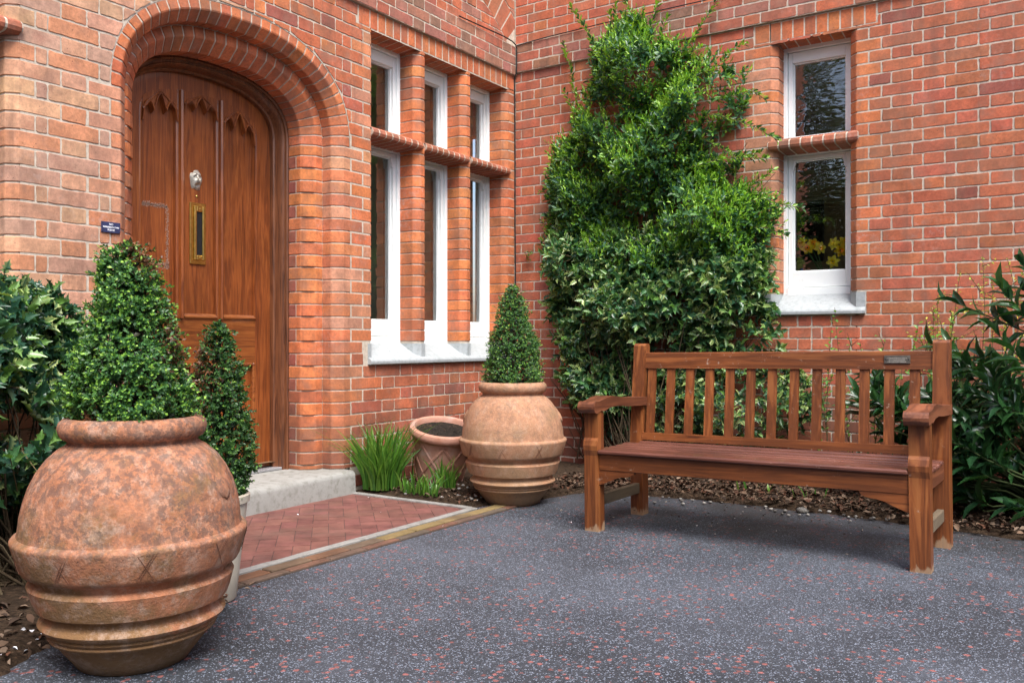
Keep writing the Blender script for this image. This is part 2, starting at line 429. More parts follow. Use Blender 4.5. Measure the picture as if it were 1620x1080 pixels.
def clip_half(poly, p, n):
    out = []
    for i in range(len(poly)):
        a, b = poly[i], poly[(i+1) % len(poly)]
        da = (a[0]-p[0])*n[0]+(a[1]-p[1])*n[1]; db = (b[0]-p[0])*n[0]+(b[1]-p[1])*n[1]
        if da >= 0: out.append(a)
        if da*db < 0:
            k = da/(da-db); out.append((a[0]+(b[0]-a[0])*k, a[1]+(b[1]-a[1])*k))
    return out
def area(p): return abs(sum(p[i][0]*p[(i+1) % len(p)][1]-p[(i+1) % len(p)][0]*p[i][1] for i in range(len(p))))/2
def brick_face(mb, wmap, poly, col, proud=.0, jit=.0011):
    """irregular fired-brick face: outline sunk into the mortar, worn arris, slightly tilted face"""
    n = len(poly); cx = sum(p[0] for p in poly)/n; cy = sum(p[1] for p in poly)/n
    ring = []
    for i in range(n):
        a, b = poly[i], poly[(i+1) % n]; L = math.hypot(b[0]-a[0], b[1]-a[1])
        if L < .004: continue
        cut = min(.0045, L*.3); k = max(2, int(L/.028)+1)
        for j in range(k+1):
            t = (cut + (L-2*cut)*j/k)/L
            ring.append((a[0]+(b[0]-a[0])*t+random.gauss(0, jit), a[1]+(b[1]-a[1])*t+random.gauss(0, jit)))
    if len(ring) < 4: return
    tilt = (random.gauss(0, .004), random.gauss(0, .010)); off = random.gauss(0, .0007)
    m = len(ring)
    def at(p, ins, d):
        vx, vy = cx-p[0], cy-p[1]; l = math.hypot(vx, vy)+1e-9
        ix = max(-ins, min(ins, vx*ins/l*1.6)); iy = math.copysign(min(ins, abs(vy)), vy) if abs(vy) > .012 else vy*.1
        x, y = p[0]+ix, p[1]+iy
        return wmap(x, y, d - proud)
    o0 = [at(p, 0, .004) for p in ring]
    o1 = [at(p, .0008, -.0001-off*.6) for p in ring]
    o2 = [wmap(*(lambda q: (p[0]+(cx-p[0])*q[0], p[1]+(cy-p[1])*q[1]))((.03, .09)), -.0012-off*.6-(p[0]-cx)*tilt[0]-(p[1]-cy)*tilt[1]-proud) for p in ring]
    vs = o0+o1+o2
    fs = [(i, (i+1) % m, m+(i+1) % m, m+i) for i in range(m)]
    fs += [(m+i, m+(i+1) % m, 2*m+(i+1) % m, 2*m+i) for i in range(m)]
    fs.append(tuple(range(2*m, 3*m)))
    e = tuple(x*.92 for x in col)
    mb.add(vs, fs, [e]*m+[e]*m+[col]*m, 0)

def rect_sub(r, e):
    s0, z0, s1, z1 = r; a0, b0, a1, b1 = e
    if a1 <= s0+.001 or a0 >= s1-.001 or b1 <= z0+.001 or b0 >= z1-.001: return [r]
    out = []
    if a0 > s0: out.append((s0, z0, a0, z1))
    if a1 < s1: out.append((a1, z0, s1, z1))
    m0, m1 = max(s0, a0), min(s1, a1)
    if b0 > z0: out.append((m0, z0, m1, b0))
    if b1 < z1: out.append((m0, b1, m1, z1))
    return [q for q in out if q[2]-q[0] > .018 and q[3]-q[1] > .018]
def brick_rows(mb, wmap, z0, rows, s0, s1, origin, parity, kindfn, excl=(), clip=None, proud=0, s0fn=None, s1fn=None):
    """Flemish bond; in rows of `parity` a stretcher starts at `origin`"""
    for r in rows:
        zt = z0 - r*CR; zb = zt-CR
        a = s0fn(r) if s0fn else s0; b = s1fn(r) if s1fn else s1
        if a is None: continue
        st = origin if (r % 2) == parity else origin - HDR/2 - HDR + PAIR*.5 - HDR*.0
        if (r % 2) != parity: st = origin + STR/2 + HDR/2    # stretcher start of the other rows
        j = st - PAIR*math.ceil((st-a)/PAIR + 1)
        cuts = []
        while j < b:
            for w in (STR, HDR):
                cuts.append((j, j+w)); j += w
        segs = [[max(x, a), min(y, b)] for x, y in cuts if y > a+.001 and x < b-.001]
        if len(segs) > 1 and segs[0][1]-segs[0][0] < .045: segs[1][0] = segs[0][0]; segs.pop(0)
        if len(segs) > 1 and segs[-1][1]-segs[-1][0] < .045: segs[-2][1] = segs[-1][1]; segs.pop()
        for x, y in segs:
            rs = [(x, zb, y, zt)]
            for e in excl: rs = [q for rr in rs for q in rect_sub(rr, e)]
            for q in rs:
                g = .0034 if wmap is lmap else .0042
                dz = random.gauss(0, .0008)
                p = [(q[0]+g, q[1]+g+dz), (q[2]-g, q[1]+g+dz), (q[2]-g, q[3]-g+dz), (q[0]+g, q[3]-g+dz)]
                if clip: p = clip(p)
                if len(p) < 3 or area(p) < .0006: continue
                brick_face(mb, wmap, p, bcol(kindfn((q[0]+q[2])/2, (q[1]+q[3])/2)), proud)

def sink(prof, d):
    out = []
    for i, p in enumerate(prof):
        n = [0, 0]
        for a, b in ((i-1, i), (i, i+1)):
            if a < 0 or b >= len(prof): continue
            do, dd = prof[b][0]-prof[a][0], prof[b][1]-prof[a][1]; l = math.hypot(do, dd)+1e-9
            n[0] -= dd/l; n[1] += do/l
        l = math.hypot(*n)+1e-9; out.append((p[0]+n[0]/l*d, p[1]+n[1]/l*d))
    return out
def sweep(mb, wmap, frame, prof, ts, col, mi=0, depths=None):
    vs = []
    for k, t in enumerate(ts):
        (ps, pz), (ns, nz) = frame(t)
        pr = prof if depths is None or depths[k] == 0 else sink(prof, depths[k])
        for o, d in pr: vs.append(wmap(ps+ns*o, pz+nz*o, d))
    m = len(prof)
    fs = [(k*m+i, k*m+i+1, (k+1)*m+i+1, (k+1)*m+i) for k in range(len(ts)-1) for i in range(m-1)]
    mb.add(vs, fs, col, mi)
def sweep_brick(mb, wmap, frame, prof, t0, t1, col, nsub=1, endsink=True):
    """one special brick following a moulded profile"""
    e = .0035 if t1 > t0 else -.0035
    pr = list(prof)
    if endsink:
        p = sink(pr, .006)
        pr = [p[0]] + pr + [p[-1]]
    ts = [t0, t0+e] + [t0+e+(t1-t0-2*e)*(k+1)/nsub for k in range(nsub-1)] + [t1-e, t1]
    dep = [.005] + [0]*(len(ts)-2) + [.005]
    d0 = max(-.001, min(.001, random.gauss(0, .0003)))
    pr = [(o, d+d0) for o, d in pr]
    sweep(mb, wmap, frame, pr, ts, col, 0, dep)

def quad_sheet(mb, wmap, cells, d, mi):
    for s0, z0, s1, z1 in cells:
        mb.add([wmap(s0, z0, d), wmap(s1, z0, d), wmap(s1, z1, d), wmap(s0, z1, d)], [(0, 1, 2, 3)], (1, 1, 1), mi)

# --- door arch path (superelliptic basket arch), ring outer edge
AC, AA, AB, ASP, AN, STEP = -2.652, .79, .59, 2.12, 2.35, .15
_pts = []
for k in range(241):
    th = PI - PI*k/240
    c, s_ = math.cos(th), math.sin(th)
    _pts.append((AC+AA*math.copysign(abs(c)**(2/AN), c), ASP+AB*abs(s_)**(2/AN)))
_pts[0] = (AC-AA, ASP); _pts[-1] = (AC+AA, ASP)
_arc = [0]
for a, b in zip(_pts, _pts[1:]): _arc.append(_arc[-1]+math.hypot(b[0]-a[0], b[1]-a[1]))
ARCL = _arc[-1]; JL = ASP-STEP
_arcn = np.array(_arc); _px = np.array([p[0] for p in _pts]); _pz = np.array([p[1] for p in _pts])
def arch_pt(a):
    return float(np.interp(a, _arcn, _px)), float(np.interp(a, _arcn, _pz))
def arch_frame(t):
    """t = 0 at foot of left jamb, JL at springing, then round the arch, then down"""
    if t <= JL: return (AC-AA, STEP+t), (1.0, 0.0)
    if t >= JL+ARCL: return (AC+AA, ASP-(t-JL-ARCL)), (-1.0, 0.0)
    a = t-JL; h = .03
    p = arch_pt(a); p0 = arch_pt(max(0, a-h)); p1 = arch_pt(min(ARCL, a+h))
    dx, dz = p1[0]-p0[0], p1[1]-p0[1]
    if a-h < 0: dz += (h-a); 
    if a+h > ARCL: dz -= (a+h-ARCL)
    l = math.hypot(dx, dz)
    return p, (dz/l, -dx/l)
TT = JL*2+ARCL
def arch_clip(poly):
    cx = sum(p[0] for p in poly)/len(poly); cz = sum(p[1] for p in poly)/len(poly)
    if cz < ASP-.04: 
        return poly
    best = min(range(0, 241, 2), key=lambda k: (_pts[k][0]-cx)**2+(_pts[k][1]-cz)**2)
    (p, n) = arch_frame(JL+_arc[best])
    return clip_half(poly, (p[0]-n[0]*.005, p[1]-n[1]*.005), (-n[0], -n[1]))

house = thing('brick_house', 'red brick house corner with arched doorway and white sash windows', 'house', (0, 0, 0))

# ---- door wall (plane x = 0)
LSILL, LHEAD = .918, 2.915
OPL = [(-1.672, -1.173), (-1.133, -.642), (-.602, -.095), (-4.40, -3.86)]
DEP = .15; CH = .042
mb = MB()
TOP = 3.78
def kL(s, z):
    if z > 3.03: return 'grey' if random.random() < .5 else 'red'
    if s < -2.652:
        return 'pale' if z < 2.75 else 'red'
    if s < -1.6: return 'orange' if random.random() < .25 else 'red'
    return 'red'
exL = [(-1.79, 2.915, .02, 3.03), (-4.52, 2.915, -3.74, 3.03)]
for (a, b) in OPL[:3]: pass
exL.append((-1.74, .785, .02, LHEAD)); exL.append((-4.47, .785, -3.86, .918))
jwR = lambda r: .073 if r % 2 else .178          # window-1 left jamb brick widths
exd = lambda r: (.117 if r % 2 else .012)
# between far window and door
def s0a(r): return -3.86 + (.183 if r % 2 == 0 else .070)
def s1a(r):
    zc = Z0L-(r+.5)*CR
    return (AC-AA-(.115 if r % 2 == 0 else .004)) if zc < ASP else -2.6
rowsall = range(0, 41)
brick_rows(mb, lmap, Z0L, rowsall, -3.9, -2.6, -3.677+HDR, 0, kL, exL, arch_clip, 0, s0a, s1a)
# right of door crown to window 1
def s0b(r):
    zc = Z0L-(r+.5)*CR
    if zc > ASP: return -2.6
    if zc > LSILL: return None
    return AC+AA+(.117 if r % 2 == 0 else .012)
def s1b(r):
    zc = Z0L-(r+.5)*CR
    if zc > LHEAD: return -1.75
    if zc > LSILL-.0: return -1.672-(.073 if r % 2 == 0 else .178) if zc > LSILL else -.0
    return -.004
brick_rows(mb, lmap, Z0L, rowsall, -2.6, -.0, -1.6275, 0, kL, exL, arch_clip, 0, s0b, s1b)
# far-left pier below and above the sills of the far window
brick_rows(mb, lmap, Z0L, range(29, 41), -5.2, 0, -3.677, 0, kL, exL, None, 0, lambda r: -5.2, lambda r: s0a(r))
brick_rows(mb, lmap, Z0L, range(0, 41), -5.2, -4.45, -3.677, 0, kL, [(-4.52, 2.915, -3.74, 3.03)], None, 0)
# string course (three projecting courses) and wall above it with a relieving arch
PRJ = .022
brick_rows(mb, lmap, Z0L+3*CR, range(0, 3), -5.2, PRJ*-1, -1.70, 1, lambda s, z: 'grey', (), None, PRJ)
RC, RR, RZ = -.93, 1.18, 2.42             # relieving arch: centre, radius, centre height
def rclip(p):
    cx = sum(q[0] for q in p)/len(p); cz = sum(q[1] for q in p)/len(p)
    if cx < -2.0: return p
    d = math.hypot(cx-RC, cz-RZ); n = ((cx-RC)/d, (cz-RZ)/d)
    if d > RR+.115: return clip_half(p, (RC+n[0]*(RR+.235), RZ+n[1]*(RR+.235)), n)
    return clip_half(p, (RC+n[0]*(RR-.005), RZ+n[1]*(RR-.005)), (-n[0], -n[1]))
brick_rows(mb, lmap, TOP, range(0, 7), -5.2, -.004, -1.6, 0, kL, (), rclip, 0)
a0 = math.acos(min(1, (.93)/(RR+.1)))
rf = lambda t: ((RC-math.cos(t)*RR, RZ+math.sin(t)*RR), (-math.cos(t), math.sin(t)))
k0 = math.asin((3.26-RZ)/RR)+.02; nb = 17
for k in range(nb):
    t0 = k0+(PI-2*k0)*k/nb; t1 = k0+(PI-2*k0)*(k+1)/nb
    sweep_brick(mb, lmap, rf, [(0.002, 0), (.228, 0)], t0+.003, t1-.003, bcol('red'))
# mortar sheets
mL = -.0
cells = [(-5.2, .0, AC-AA, ASP), (AC+AA, 0, -1.678, LHEAD), (-1.678, 0, 0, .80), (-1.672, LHEAD-.01, 0, Z0L), (-5.2, .0, -3.86, LSILL-.06), (-.089, .90, 0, LHEAD)]
cells[0] = (-3.854, 0, AC-AA, ASP)
cells += [(-3.854, ASP, AC-AA, Z0L), (AC+AA, LHEAD, -1.672, Z0L), (-5.2, .795, -4.406, Z0L), (-4.4, LHEAD-.01, -3.86, Z0L), (-5.2, 0, -3.86, .80), (-5.2, Z0L+.225, 0, 3.86)]
cells = [c for i, c in enumerate(cells) if i != 4]
quad_sheet(mb, lmap, cells, .0018, 1)
for k in range(240):                      # mortar above the arch
    a, b = _pts[k], _pts[k+1]
    mb.add([lmap(a[0], a[1], .0018), lmap(b[0], b[1], .0018), lmap(b[0], Z0L, .0018), lmap(a[0], Z0L, .0018)], [(0, 1, 2, 3)], (1, 1, 1), 1)
mb.box((-.01, -5.2, Z0L+.002), (PRJ-.0012, -.0, Z0L+.225), (1, 1, 1), 1)
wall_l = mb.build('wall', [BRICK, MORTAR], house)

# ---- moulded brick arch and jambs of the doorway: two recessed orders
mb = MB()
w1, c1, w2, c2, D1, D2 = .052, .056, .056, .068, .1225, .30
P1 = lambda ext: [(.0045-ext, 0), (w1-.004, 0), (w1+.004, .003), (w1+c1-.003, c1-.005), (w1+c1, c1+.003), (w1+c1, D1+.004)]
b2 = w1+c1
P2 = [(b2+.005, D1), (b2+w2-.004, D1), (b2+w2+.004, D1+.003), (b2+w2+c2-.003, D1+c2-.005), (b2+w2+c2, D1+c2+.003), (b2+w2+c2, D2)]
SOF = b2+w2+c2
gr = .0033
nrow = int(round((ASP-STEP)/CR))
def rowsplit(side):
    # course lines follow the wall's grid
    zs = []
    r = 0
    while True:
        zt = Z0L-r*CR; zb = zt-CR
        if zt <= STEP+.01: break
        if zb < ASP-.03: zs.append((max(zb, STEP), min(zt, ASP) if zt-ASP < .04 else zt, r))
        r += 1
    return zs
for side in (0, 1):
    for zb, zt, r in rowsplit(side):
        if side == 0: t0, t1 = zb-STEP, zt-STEP
        else: t0, t1 = TT-(zt-STEP), TT-(zb-STEP)
        if t1-t0 < .02: continue
        if side == 0: ext = .110 if r % 2 == 0 else -.0
        else: ext = .112 if r % 2 == 0 else .007
        if zt > LHEAD: ext = 0
        far = 'orange' if side == 1 else 'pale'
        sweep_brick(mb, lmap, arch_frame, P1(ext), t0+gr, t1-gr, mixc(bcol('orange'), bcol('pale'), .75 if (side == 0 or random.random() < .35) else .15))
        if r % 2:
            q = [(b2+.005, D1), (b2+w2, D1), (b2+w2+c2*.3, D1+c2*.12), (b2+w2+c2*.88, D1+c2*.7), (b2+w2+c2, D1+c2), (b2+w2+c2, D1+c2+.03)]
            sweep_brick(mb, lmap, arch_frame, q, t0+gr, t1-gr, bcol('orange'))
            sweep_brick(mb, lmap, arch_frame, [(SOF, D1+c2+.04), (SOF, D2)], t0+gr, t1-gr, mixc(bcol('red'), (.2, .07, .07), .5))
        else:
            sweep_brick(mb, lmap, arch_frame, P2, t0+gr, t1-gr, bcol('orange'))
nv = 33
for k in range(nv):
    t0 = JL+ARCL*k/nv; t1 = JL+ARCL*(k+1)/nv
    sweep_brick(mb, lmap, arch_frame, P1(0), t0+.0038, t1-.0038, mixc(bcol('orange'), bcol('red'), .35), 2)
nv2 = 29
for k in range(nv2):
    t0 = JL+ARCL*k/nv2; t1 = JL+ARCL*(k+1)/nv2
    sweep_brick(mb, lmap, arch_frame, P2, t0+.0046, t1-.0046, mixc(bcol('orange'), bcol('red'), .3), 2)
tsm = [JL*k/4 for k in range(5)]+[JL+ARCL*k/96 for k in range(1, 97)]+[JL+ARCL+JL*k/4 for k in range(1, 5)]
sweep(mb, lmap, arch_frame, sink(P1(.0045), .0042), tsm, (1, 1, 1), 1)
sweep(mb, lmap, arch_frame, sink([(b2-.006, D1)]+P2[1:], .0042), tsm, (1, 1, 1), 1)
mb.build('door_arch', [BRICK, MORTAR], house)

# ---- brick dressings round windows
def dressings(mb, wmap, z0, ops, sill, head, outerL, outerR, soldier, kind='orange', jl=None, jr=None):
    rows = []
    r = 0
    while z0-r*CR > sill+.01:
        zt, zb = z0-r*CR, z0-(r+1)*CR
        if zb < head-.02: rows.append((max(zb, sill), min(zt, head), r))
        r += 1
    vf = lambda s, sg: (lambda t: ((s, t), (sg, 0.0)))
    prof = lambda w: [(-w, 0), (-.003, 0), (.003, .002), (CH-.002, CH-.004), (CH, CH+.003), (CH, DEP+.03)]
    for zb, zt, r in rows:
        if zt-zb < .02: continue
        for i, (a, b) in enumerate(ops):
            if i == 0 and jl is not None:
                sweep_brick(mb, wmap, vf(a, 1.0), prof(jl(r)-.005), zb+gr, zt-gr, mixc(bcol(kind), bcol('pale'), .5 if kind == 'orange' and random.random() < .5 else 0))
            if i == len(ops)-1 and jr is not None:
                sweep_brick(mb, wmap, vf(b, -1.0), prof(jr(r)-.005), zb+gr, zt-gr, bcol(kind))
            if i < len(ops)-1:
                s = (b+ops[i+1][0])/2; h = (ops[i+1][0]-b)/2
                P = [(-h-CH, DEP+.03), (-h-CH, CH+.003), (-h-CH+.003, CH-.004), (-h-.003, .003), (-h+.003, 0), (h-.003, 0), (h+.003, .003), (h+CH-.003, CH-.004), (h+CH, CH+.003), (h+CH, DEP+.03)]
                sweep_brick(mb, wmap, vf(s, 1.0), P, zb+gr, zt-gr, bcol(kind))
    for i, (a, b) in enumerate(ops):      # mortar behind
        if jl is not None or i > 0: sweep(mb, wmap, vf(a, 1.0), sink(prof(.009 if i == 0 else .02), .0052), [sill, head], (1, 1, 1), 1)
        if jr is not None or i < len(ops)-1: sweep(mb, wmap, vf(b, -1.0), sink(prof(.009 if i == len(ops)-1 else .02), .0052), [sill, head], (1, 1, 1), 1)
    # soldier course lintel, one brick wide each, with sloped soffit over each opening
    hf = lambda t: ((t, head), (0.0, -1.0))
    s = outerL; first = True
    while s < outerR-.02:
        w = .105 if (first or outerR-s < .12) else .0745
        e = min(s+w, outerR); mid = (s+e)/2
        over = any(a-.005 < mid < b+.005 for a, b in ops)
        P = [(-soldier+.004, 0), (-.002, 0)]
        if over: P = [(-soldier+.004, 0), (0, 0), (.022, DEP+.03)]
        sweep_brick(mb, wmap, hf, P, s+.003, e-.003, mixc(bcol('orange'), bcol('red'), .25), 1)
        s = e; first = False
    for a, b in ops:
        sweep(mb, wmap, hf, sink([(-soldier, 0), (0, 0), (.022, DEP+.03)], .0028), [a-.001, b+.001], (1, 1, 1), 1)
mb = MB()
dressings(mb, lmap, Z0L, OPL[:3], LSILL, LHEAD, -1.785, -.004, .115, 'orange', lambda r: .073 if r % 2 == 0 else .178, lambda r: .090)
mb.build('window_surround', [BRICK, MORTAR], house); mb = MB()
dressings(mb, lmap, Z0L, [OPL[3]], LSILL, LHEAD, -4.51, -3.75, .115, 'pale', lambda r: .05, lambda r: .183 if r % 2 == 0 else .07)
mb.build('window_surround', [BRICK, MORTAR], house)

# ---- garden wall (plane y = 0)
RSILL, RHEAD = 1.245, 2.925
OPR = [(2.035, 2.575)]
XR = 6.2
def kR(s, z):
    if z > 3.3: return 'red'
    return 'red'
mb = MB()
jlr = lambda r: .178 if r % 2 == 0 else .118
jrr = lambda r: .150 if r % 2 == 1 else .075
sillR = (1.973, 1.105, 2.632, 1.245)
exR = [(1.922, 2.925, 2.70, Z0R), sillR]
def e0(r):
    zc = Z0R-(r+.5)*CR
    return 2.035-jlr(r) if RSILL < zc < RHEAD else 2.3
def e1(r):
    zc = Z0R-(r+.5)*CR
    return 2.575+jrr(r) if RSILL < zc < RHEAD else 2.3
brick_rows(mb, rmap, Z0R, range(0, 41), 0, 0, .0, 1, kR, exR, None, 0, lambda r: .004, e0)
brick_rows(mb, rmap, Z0R, range(0, 41), 0, 0, 2.723, 1, kR, exR, None, 0, e1, lambda r: XR)
brick_rows(mb, rmap, Z0R+3*CR, range(0, 3), .022, 3.3, .0, 1, lambda s, z: 'grey' if z > 3.1 or random.random() < .7 else 'red', (), None, PRJ)
brick_rows(mb, rmap, Z0R+3*CR, range(0, 3), 3.3, XR, .0, 1, kR, (), None, 0)
brick_rows(mb, rmap, TOP+.02, range(0, 7), .004, XR, .12, 0, kR, (), None, 0)
quad_sheet(mb, rmap, [(0, 0, 2.029, Z0R), (2.581, 0, XR, Z0R), (2.035, 0, 2.575, 1.118), (2.035, RHEAD-.01, 2.575, Z0R), (0, Z0R+.225, XR, 3.86), (3.3, Z0R, XR, Z0R+.225)], .0018, 1)
mb.box((.0, -PRJ+.0012, Z0R+.002), (3.3, .01, Z0R+.225), (1, 1, 1), 1)
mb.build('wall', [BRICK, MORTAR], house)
mb = MB()
dressings(mb, rmap, Z0R, OPR, RSILL, RHEAD, 1.925, 2.697, .12, 'orange', jlr, jrr)
mb.build('window_surround', [BRICK, MORTAR], house)

# upper storey masses, roofs and dark rooms behind the windows
mb = MB()
mb.box((-4.5, -8.0, 3.862), (.0, 4.5, 5.9), (.34, .10, .06))
mb.box((.002, .0, 3.862), (XR, 4.5, 5.9), (.34, .10, .06))
mb.box((-.34, -8.0, 0), (.0, -5.2, 3.862), (.34, .10, .06))
mb.build('upper_wall', BRICK, house)
mb = MB()
def room(lo, hi, mbx, open_side):
    x0, y0, z0 = lo; x1, y1, z1 = hi
    mbx.add([(x0, y0, z0), (x1, y0, z0), (x1, y1, z0), (x0, y1, z0)], [(0, 1, 2, 3)], mi=1)
    mbx.add([(x0, y0, z1), (x1, y0, z1), (x1, y1, z1), (x0, y1, z1)], [(0, 1, 2, 3)])
    walls = {'x0': [(x0, y0), (x0, y1)], 'x1': [(x1, y0), (x1, y1)], 'y0': [(x0, y0), (x1, y0)], 'y1': [(x0, y1), (x1, y1)]}
    for k, (a, b) in walls.items():
        if k == open_side: continue
        if (k, open_side) in (('x1', 'y0'), ('x0', 'x1')):  # opening added in an unseen wall so daylight brightens the room
            for (fa, fb, za, zb) in ((0, .12, z0, z1), (.88, 1, z0, z1), (.12, .88, z0, 1.0), (.12, .88, 2.8, z1)):
                A = [a[i]+(b[i]-a[i])*fa for i in (0, 1)]; B = [a[i]+(b[i]-a[i])*fb for i in (0, 1)]
                mbx.add([(*A, za), (*B, za), (*B, zb), (*A, zb)], [(0, 1, 2, 3)])
            continue
        mbx.add([(*a, z0), (*b, z0), (*b, z1), (*a, z1)], [(0, 1, 2, 3)])
def wallback(mbx, wmap, d, s0, s1, z0, z1, ops):
    ss = sorted([s0, s1]+[x for o in ops for x in o[:2]])
    for a, b in zip(ss, ss[1:]):
        o = [q for q in ops if q[0] <= a+1e-6 and q[1] >= b-1e-6]
        spans = [(z0, z1)] if not o else [(z0, o[0][2]), (o[0][3], z1)]
        for za, zb in spans:
            mbx.add([wmap(a, za, d), wmap(b, za, d), wmap(b, zb, d), wmap(a, zb, d)], [(0, 1, 2, 3)])
room((-3.6, -5.2, .2), (-.34, -.1, 3.3), mb, 'x1')
wallback(mb, lmap, .34, -5.2, -.1, .2, 3.3, [(a, b, LSILL, LHEAD) for a, b in OPL]+[(-3.3, -2.0, .2, 2.6)])
room((.6, .34, .2), (5.5, 3.4, 3.3), mb, 'y0')
wallback(mb, rmap, .34, .6, 5.5, .2, 3.3, [(a, b, RSILL, RHEAD) for a, b in OPR])
for (a, b) in OPL:                         # inner linings between frame and room
    for s in (a-.03, b+.03):
        mb.add([lmap(s, LSILL, DEP+.06), lmap(s, LHEAD, DEP+.06), lmap(s, LHEAD, .34), lmap(s, LSILL, .34)], [(0, 1, 2, 3)])
    for z in (LSILL, LHEAD): mb.add([lmap(a-.03, z, DEP+.06), lmap(b+.03, z, DEP+.06), lmap(b+.03, z, .34), lmap(a-.03, z, .34)], [(0, 1, 2, 3)])
for (a, b) in OPR:
    for s in (a-.0, b+.0):
        mb.add([rmap(s, RSILL, DEP+.06), rmap(s, RHEAD, DEP+.06), rmap(s, RHEAD, .34), rmap(s, RSILL, .34)], [(0, 1, 2, 3)])
    mb.add([rmap(a, RHEAD, DEP+.06), rmap(b, RHEAD, DEP+.06), rmap(b, RHEAD, .34), rmap(a, RHEAD, .34)], [(0, 1, 2, 3)])
    mb.box((a-.02, DEP+.075, RSILL+.03), (b+.02, .52, RSILL+.06), mi=2, bev=.004)
mb.build('room', [PLASTER, FLOORI, WHITE], house)

# ---- windows: transom brick, frame, sashes, glass
def window(wmap, a, b, sill, head, tr0, tr1, label):
    w = bpy.data.objects.new('window', None); C.objects.link(w); w.parent = house
    fa, fb = a+CH-.004, b-CH+.004
    F = MB()
    def bx(m, s0, z0, s1, z1, d0, d1, bev=.003):
        p, q = wmap(s0, z0, d0), wmap(s1, z1, d1)
        m.box(tuple(min(x, y) for x, y in zip(p, q)), tuple(max(x, y) for x, y in zip(p, q)), bev=bev)
    trz = (tr0+tr1)/2
    FW = .028
    top = head-.012
    bx(F, fa, sill-.01, fa+FW, top+.02, DEP, DEP+.09); bx(F, fb-FW, sill-.01, fb, top+.02, DEP, DEP+.09)
    bx(F, fa+FW, top-.032, fb-FW, top+.02, DEP, DEP+.09)
    bx(F, fa+FW, tr0-.014, fb-FW, tr1+.018, DEP+.004, DEP+.088)
    bx(F, fa+FW, sill-.01, fb-FW, sill+.045, DEP-.006, DEP+.09)
    F.build('frame', WHITE, w)
    for (z0, z1, bot, tp) in ((sill+.049, tr0-.017, .105, .026), (tr1+.021, top-.036, .026, .070)):
        s = MB(); sw = .029
        x0, x1 = fa+FW+.003, fb-FW-.003
        d0, d1 = DEP+.014, DEP+.062
        bx(s, x0, z0, x0+sw, z1, d0, d1); bx(s, x1-sw, z0, x1, z1, d0, d1)
        bx(s, x0+sw, z1-tp, x1-sw, z1, d0+.001, d1); bx(s, x0+sw, z0, x1-sw, z0+bot, d0+.001, d1)
        # glazing moulding, stepped in
        m = .008
        bx(s, x0+sw, z0+bot, x0+sw+m, z1-tp, d0+.018, d1, .004); bx(s, x1-sw-m, z0+bot, x1-sw, z1-tp, d0+.018, d1, .004)
        bx(s, x0+sw+m, z1-tp-m, x1-sw-m, z1-tp, d0+.018, d1, .004); bx(s, x0+sw+m, z0+bot, x1-sw-m, z0+bot+m, d0+.018, d1, .004)
        if bot > .1:      # curved horns of the lower sash
            for sg, xx in ((1, x0+sw), (-1, x1-sw)):
                P = [(0, 0), (.022*sg, 0), (.020*sg, -.02), (.010*sg, -.045), (.012*sg, -.06), (0, -.075)]
                vs = [wmap(xx+p[0], z1-tp+p[1], d0-.002) for p in P]+[wmap(xx+p[0], z1-tp+p[1], d0+.017) for p in P]
                n = len(P); s.add(vs, [tuple(range(n)), tuple(range(n, 2*n))]+[(i, (i+1) % n, n+(i+1) % n, n+i) for i in range(n)])
        sash = s.build('sash', WHITE, w)
        g = MB()
        zz0, zz1, gx0, gx1 = z0+bot-.004, z1-tp+.004, x0+sw-.004, x1-sw+.004
        NX, NZ = 6, 12
        vs = [wmap(gx0+(gx1-gx0)*i/NX, zz0+(zz1-zz0)*j/NZ, DEP+.052) for j in range(NZ+1) for i in range(NX+1)]
        g.add(vs, [(j*(NX+1)+i, j*(NX+1)+i+1, (j+1)*(NX+1)+i+1, (j+1)*(NX+1)+i) for j in range(NZ) for i in range(NX)])
        go = g.build('glass', GLASS, w, smooth=True)
    if sill > 1.0:
        c = MB()
        bx(c, fb-.026, 1.70, fb-.012, 1.79, DEP-.022, DEP-.001, .004)
        c.build('catch', WHITE, w)
    # brick-on-edge transom
    t = MB(); n = 8
    prof = [(tr1+.045, DEP+.004), (tr1+.010, .012), (tr1+.002, -.008), (tr1-.010, -.022), (tr0+.030, -.026), (tr0+.014, -.020), (tr0+.003, .0), (tr0-.004, DEP+.004)]
    pf = lambda x: ((x, 0.0), (0.0, 1.0))
    ov = .018 if sill > 1 else .007
    x0, x1 = a-ov, b+ov
    pr = [(z, d) for z, d in prof]
    for k in range(n):
        s0 = x0+(x1-x0)*k/n+.005; s1 = x0+(x1-x0)*(k+1)/n-.005
        col = mixc(bcol('red'), (.26, .12, .07), .45)
        rev = list(reversed(pr))
        def pfe(x): return ((x, 0.0), (0.0, 1.0))
        # mitre: inner end narrower to follow chamfer
        vs = []; fs = []
        for (sx, sh) in ((s0, .005), (s0+.003, 0), (s1-.003, 0), (s1, .005)):
            for z, d in pr:
                zc, dc = (tr0+tr1)/2+.01, .06
                lim0, lim1 = (a+min(d, CH)+.001, b-min(d, CH)-.001)
                zz = z+(zc-z)*sh*9; dd = d+(dc-d)*sh*5
                vs.append(wmap(min(max(sx, lim0), lim1), zz, dd))
        m_ = len(pr)
        fs = [(q*m_+i, q*m_+i+1, (q+1)*m_+i+1, (q+1)*m_+i) for q in range(3) for i in range(m_-1)]
        t.add(vs, fs, col, 0)
    vs = []
    for sx in (x0, x1):
        for z, d in pr:
            zc, dc = (tr0+tr1)/2+.01, .06
            vs.append(wmap(min(max(sx, a+min(d, CH)), b-min(d, CH)), z+(zc-z)*.07, d+(dc-d)*.03))
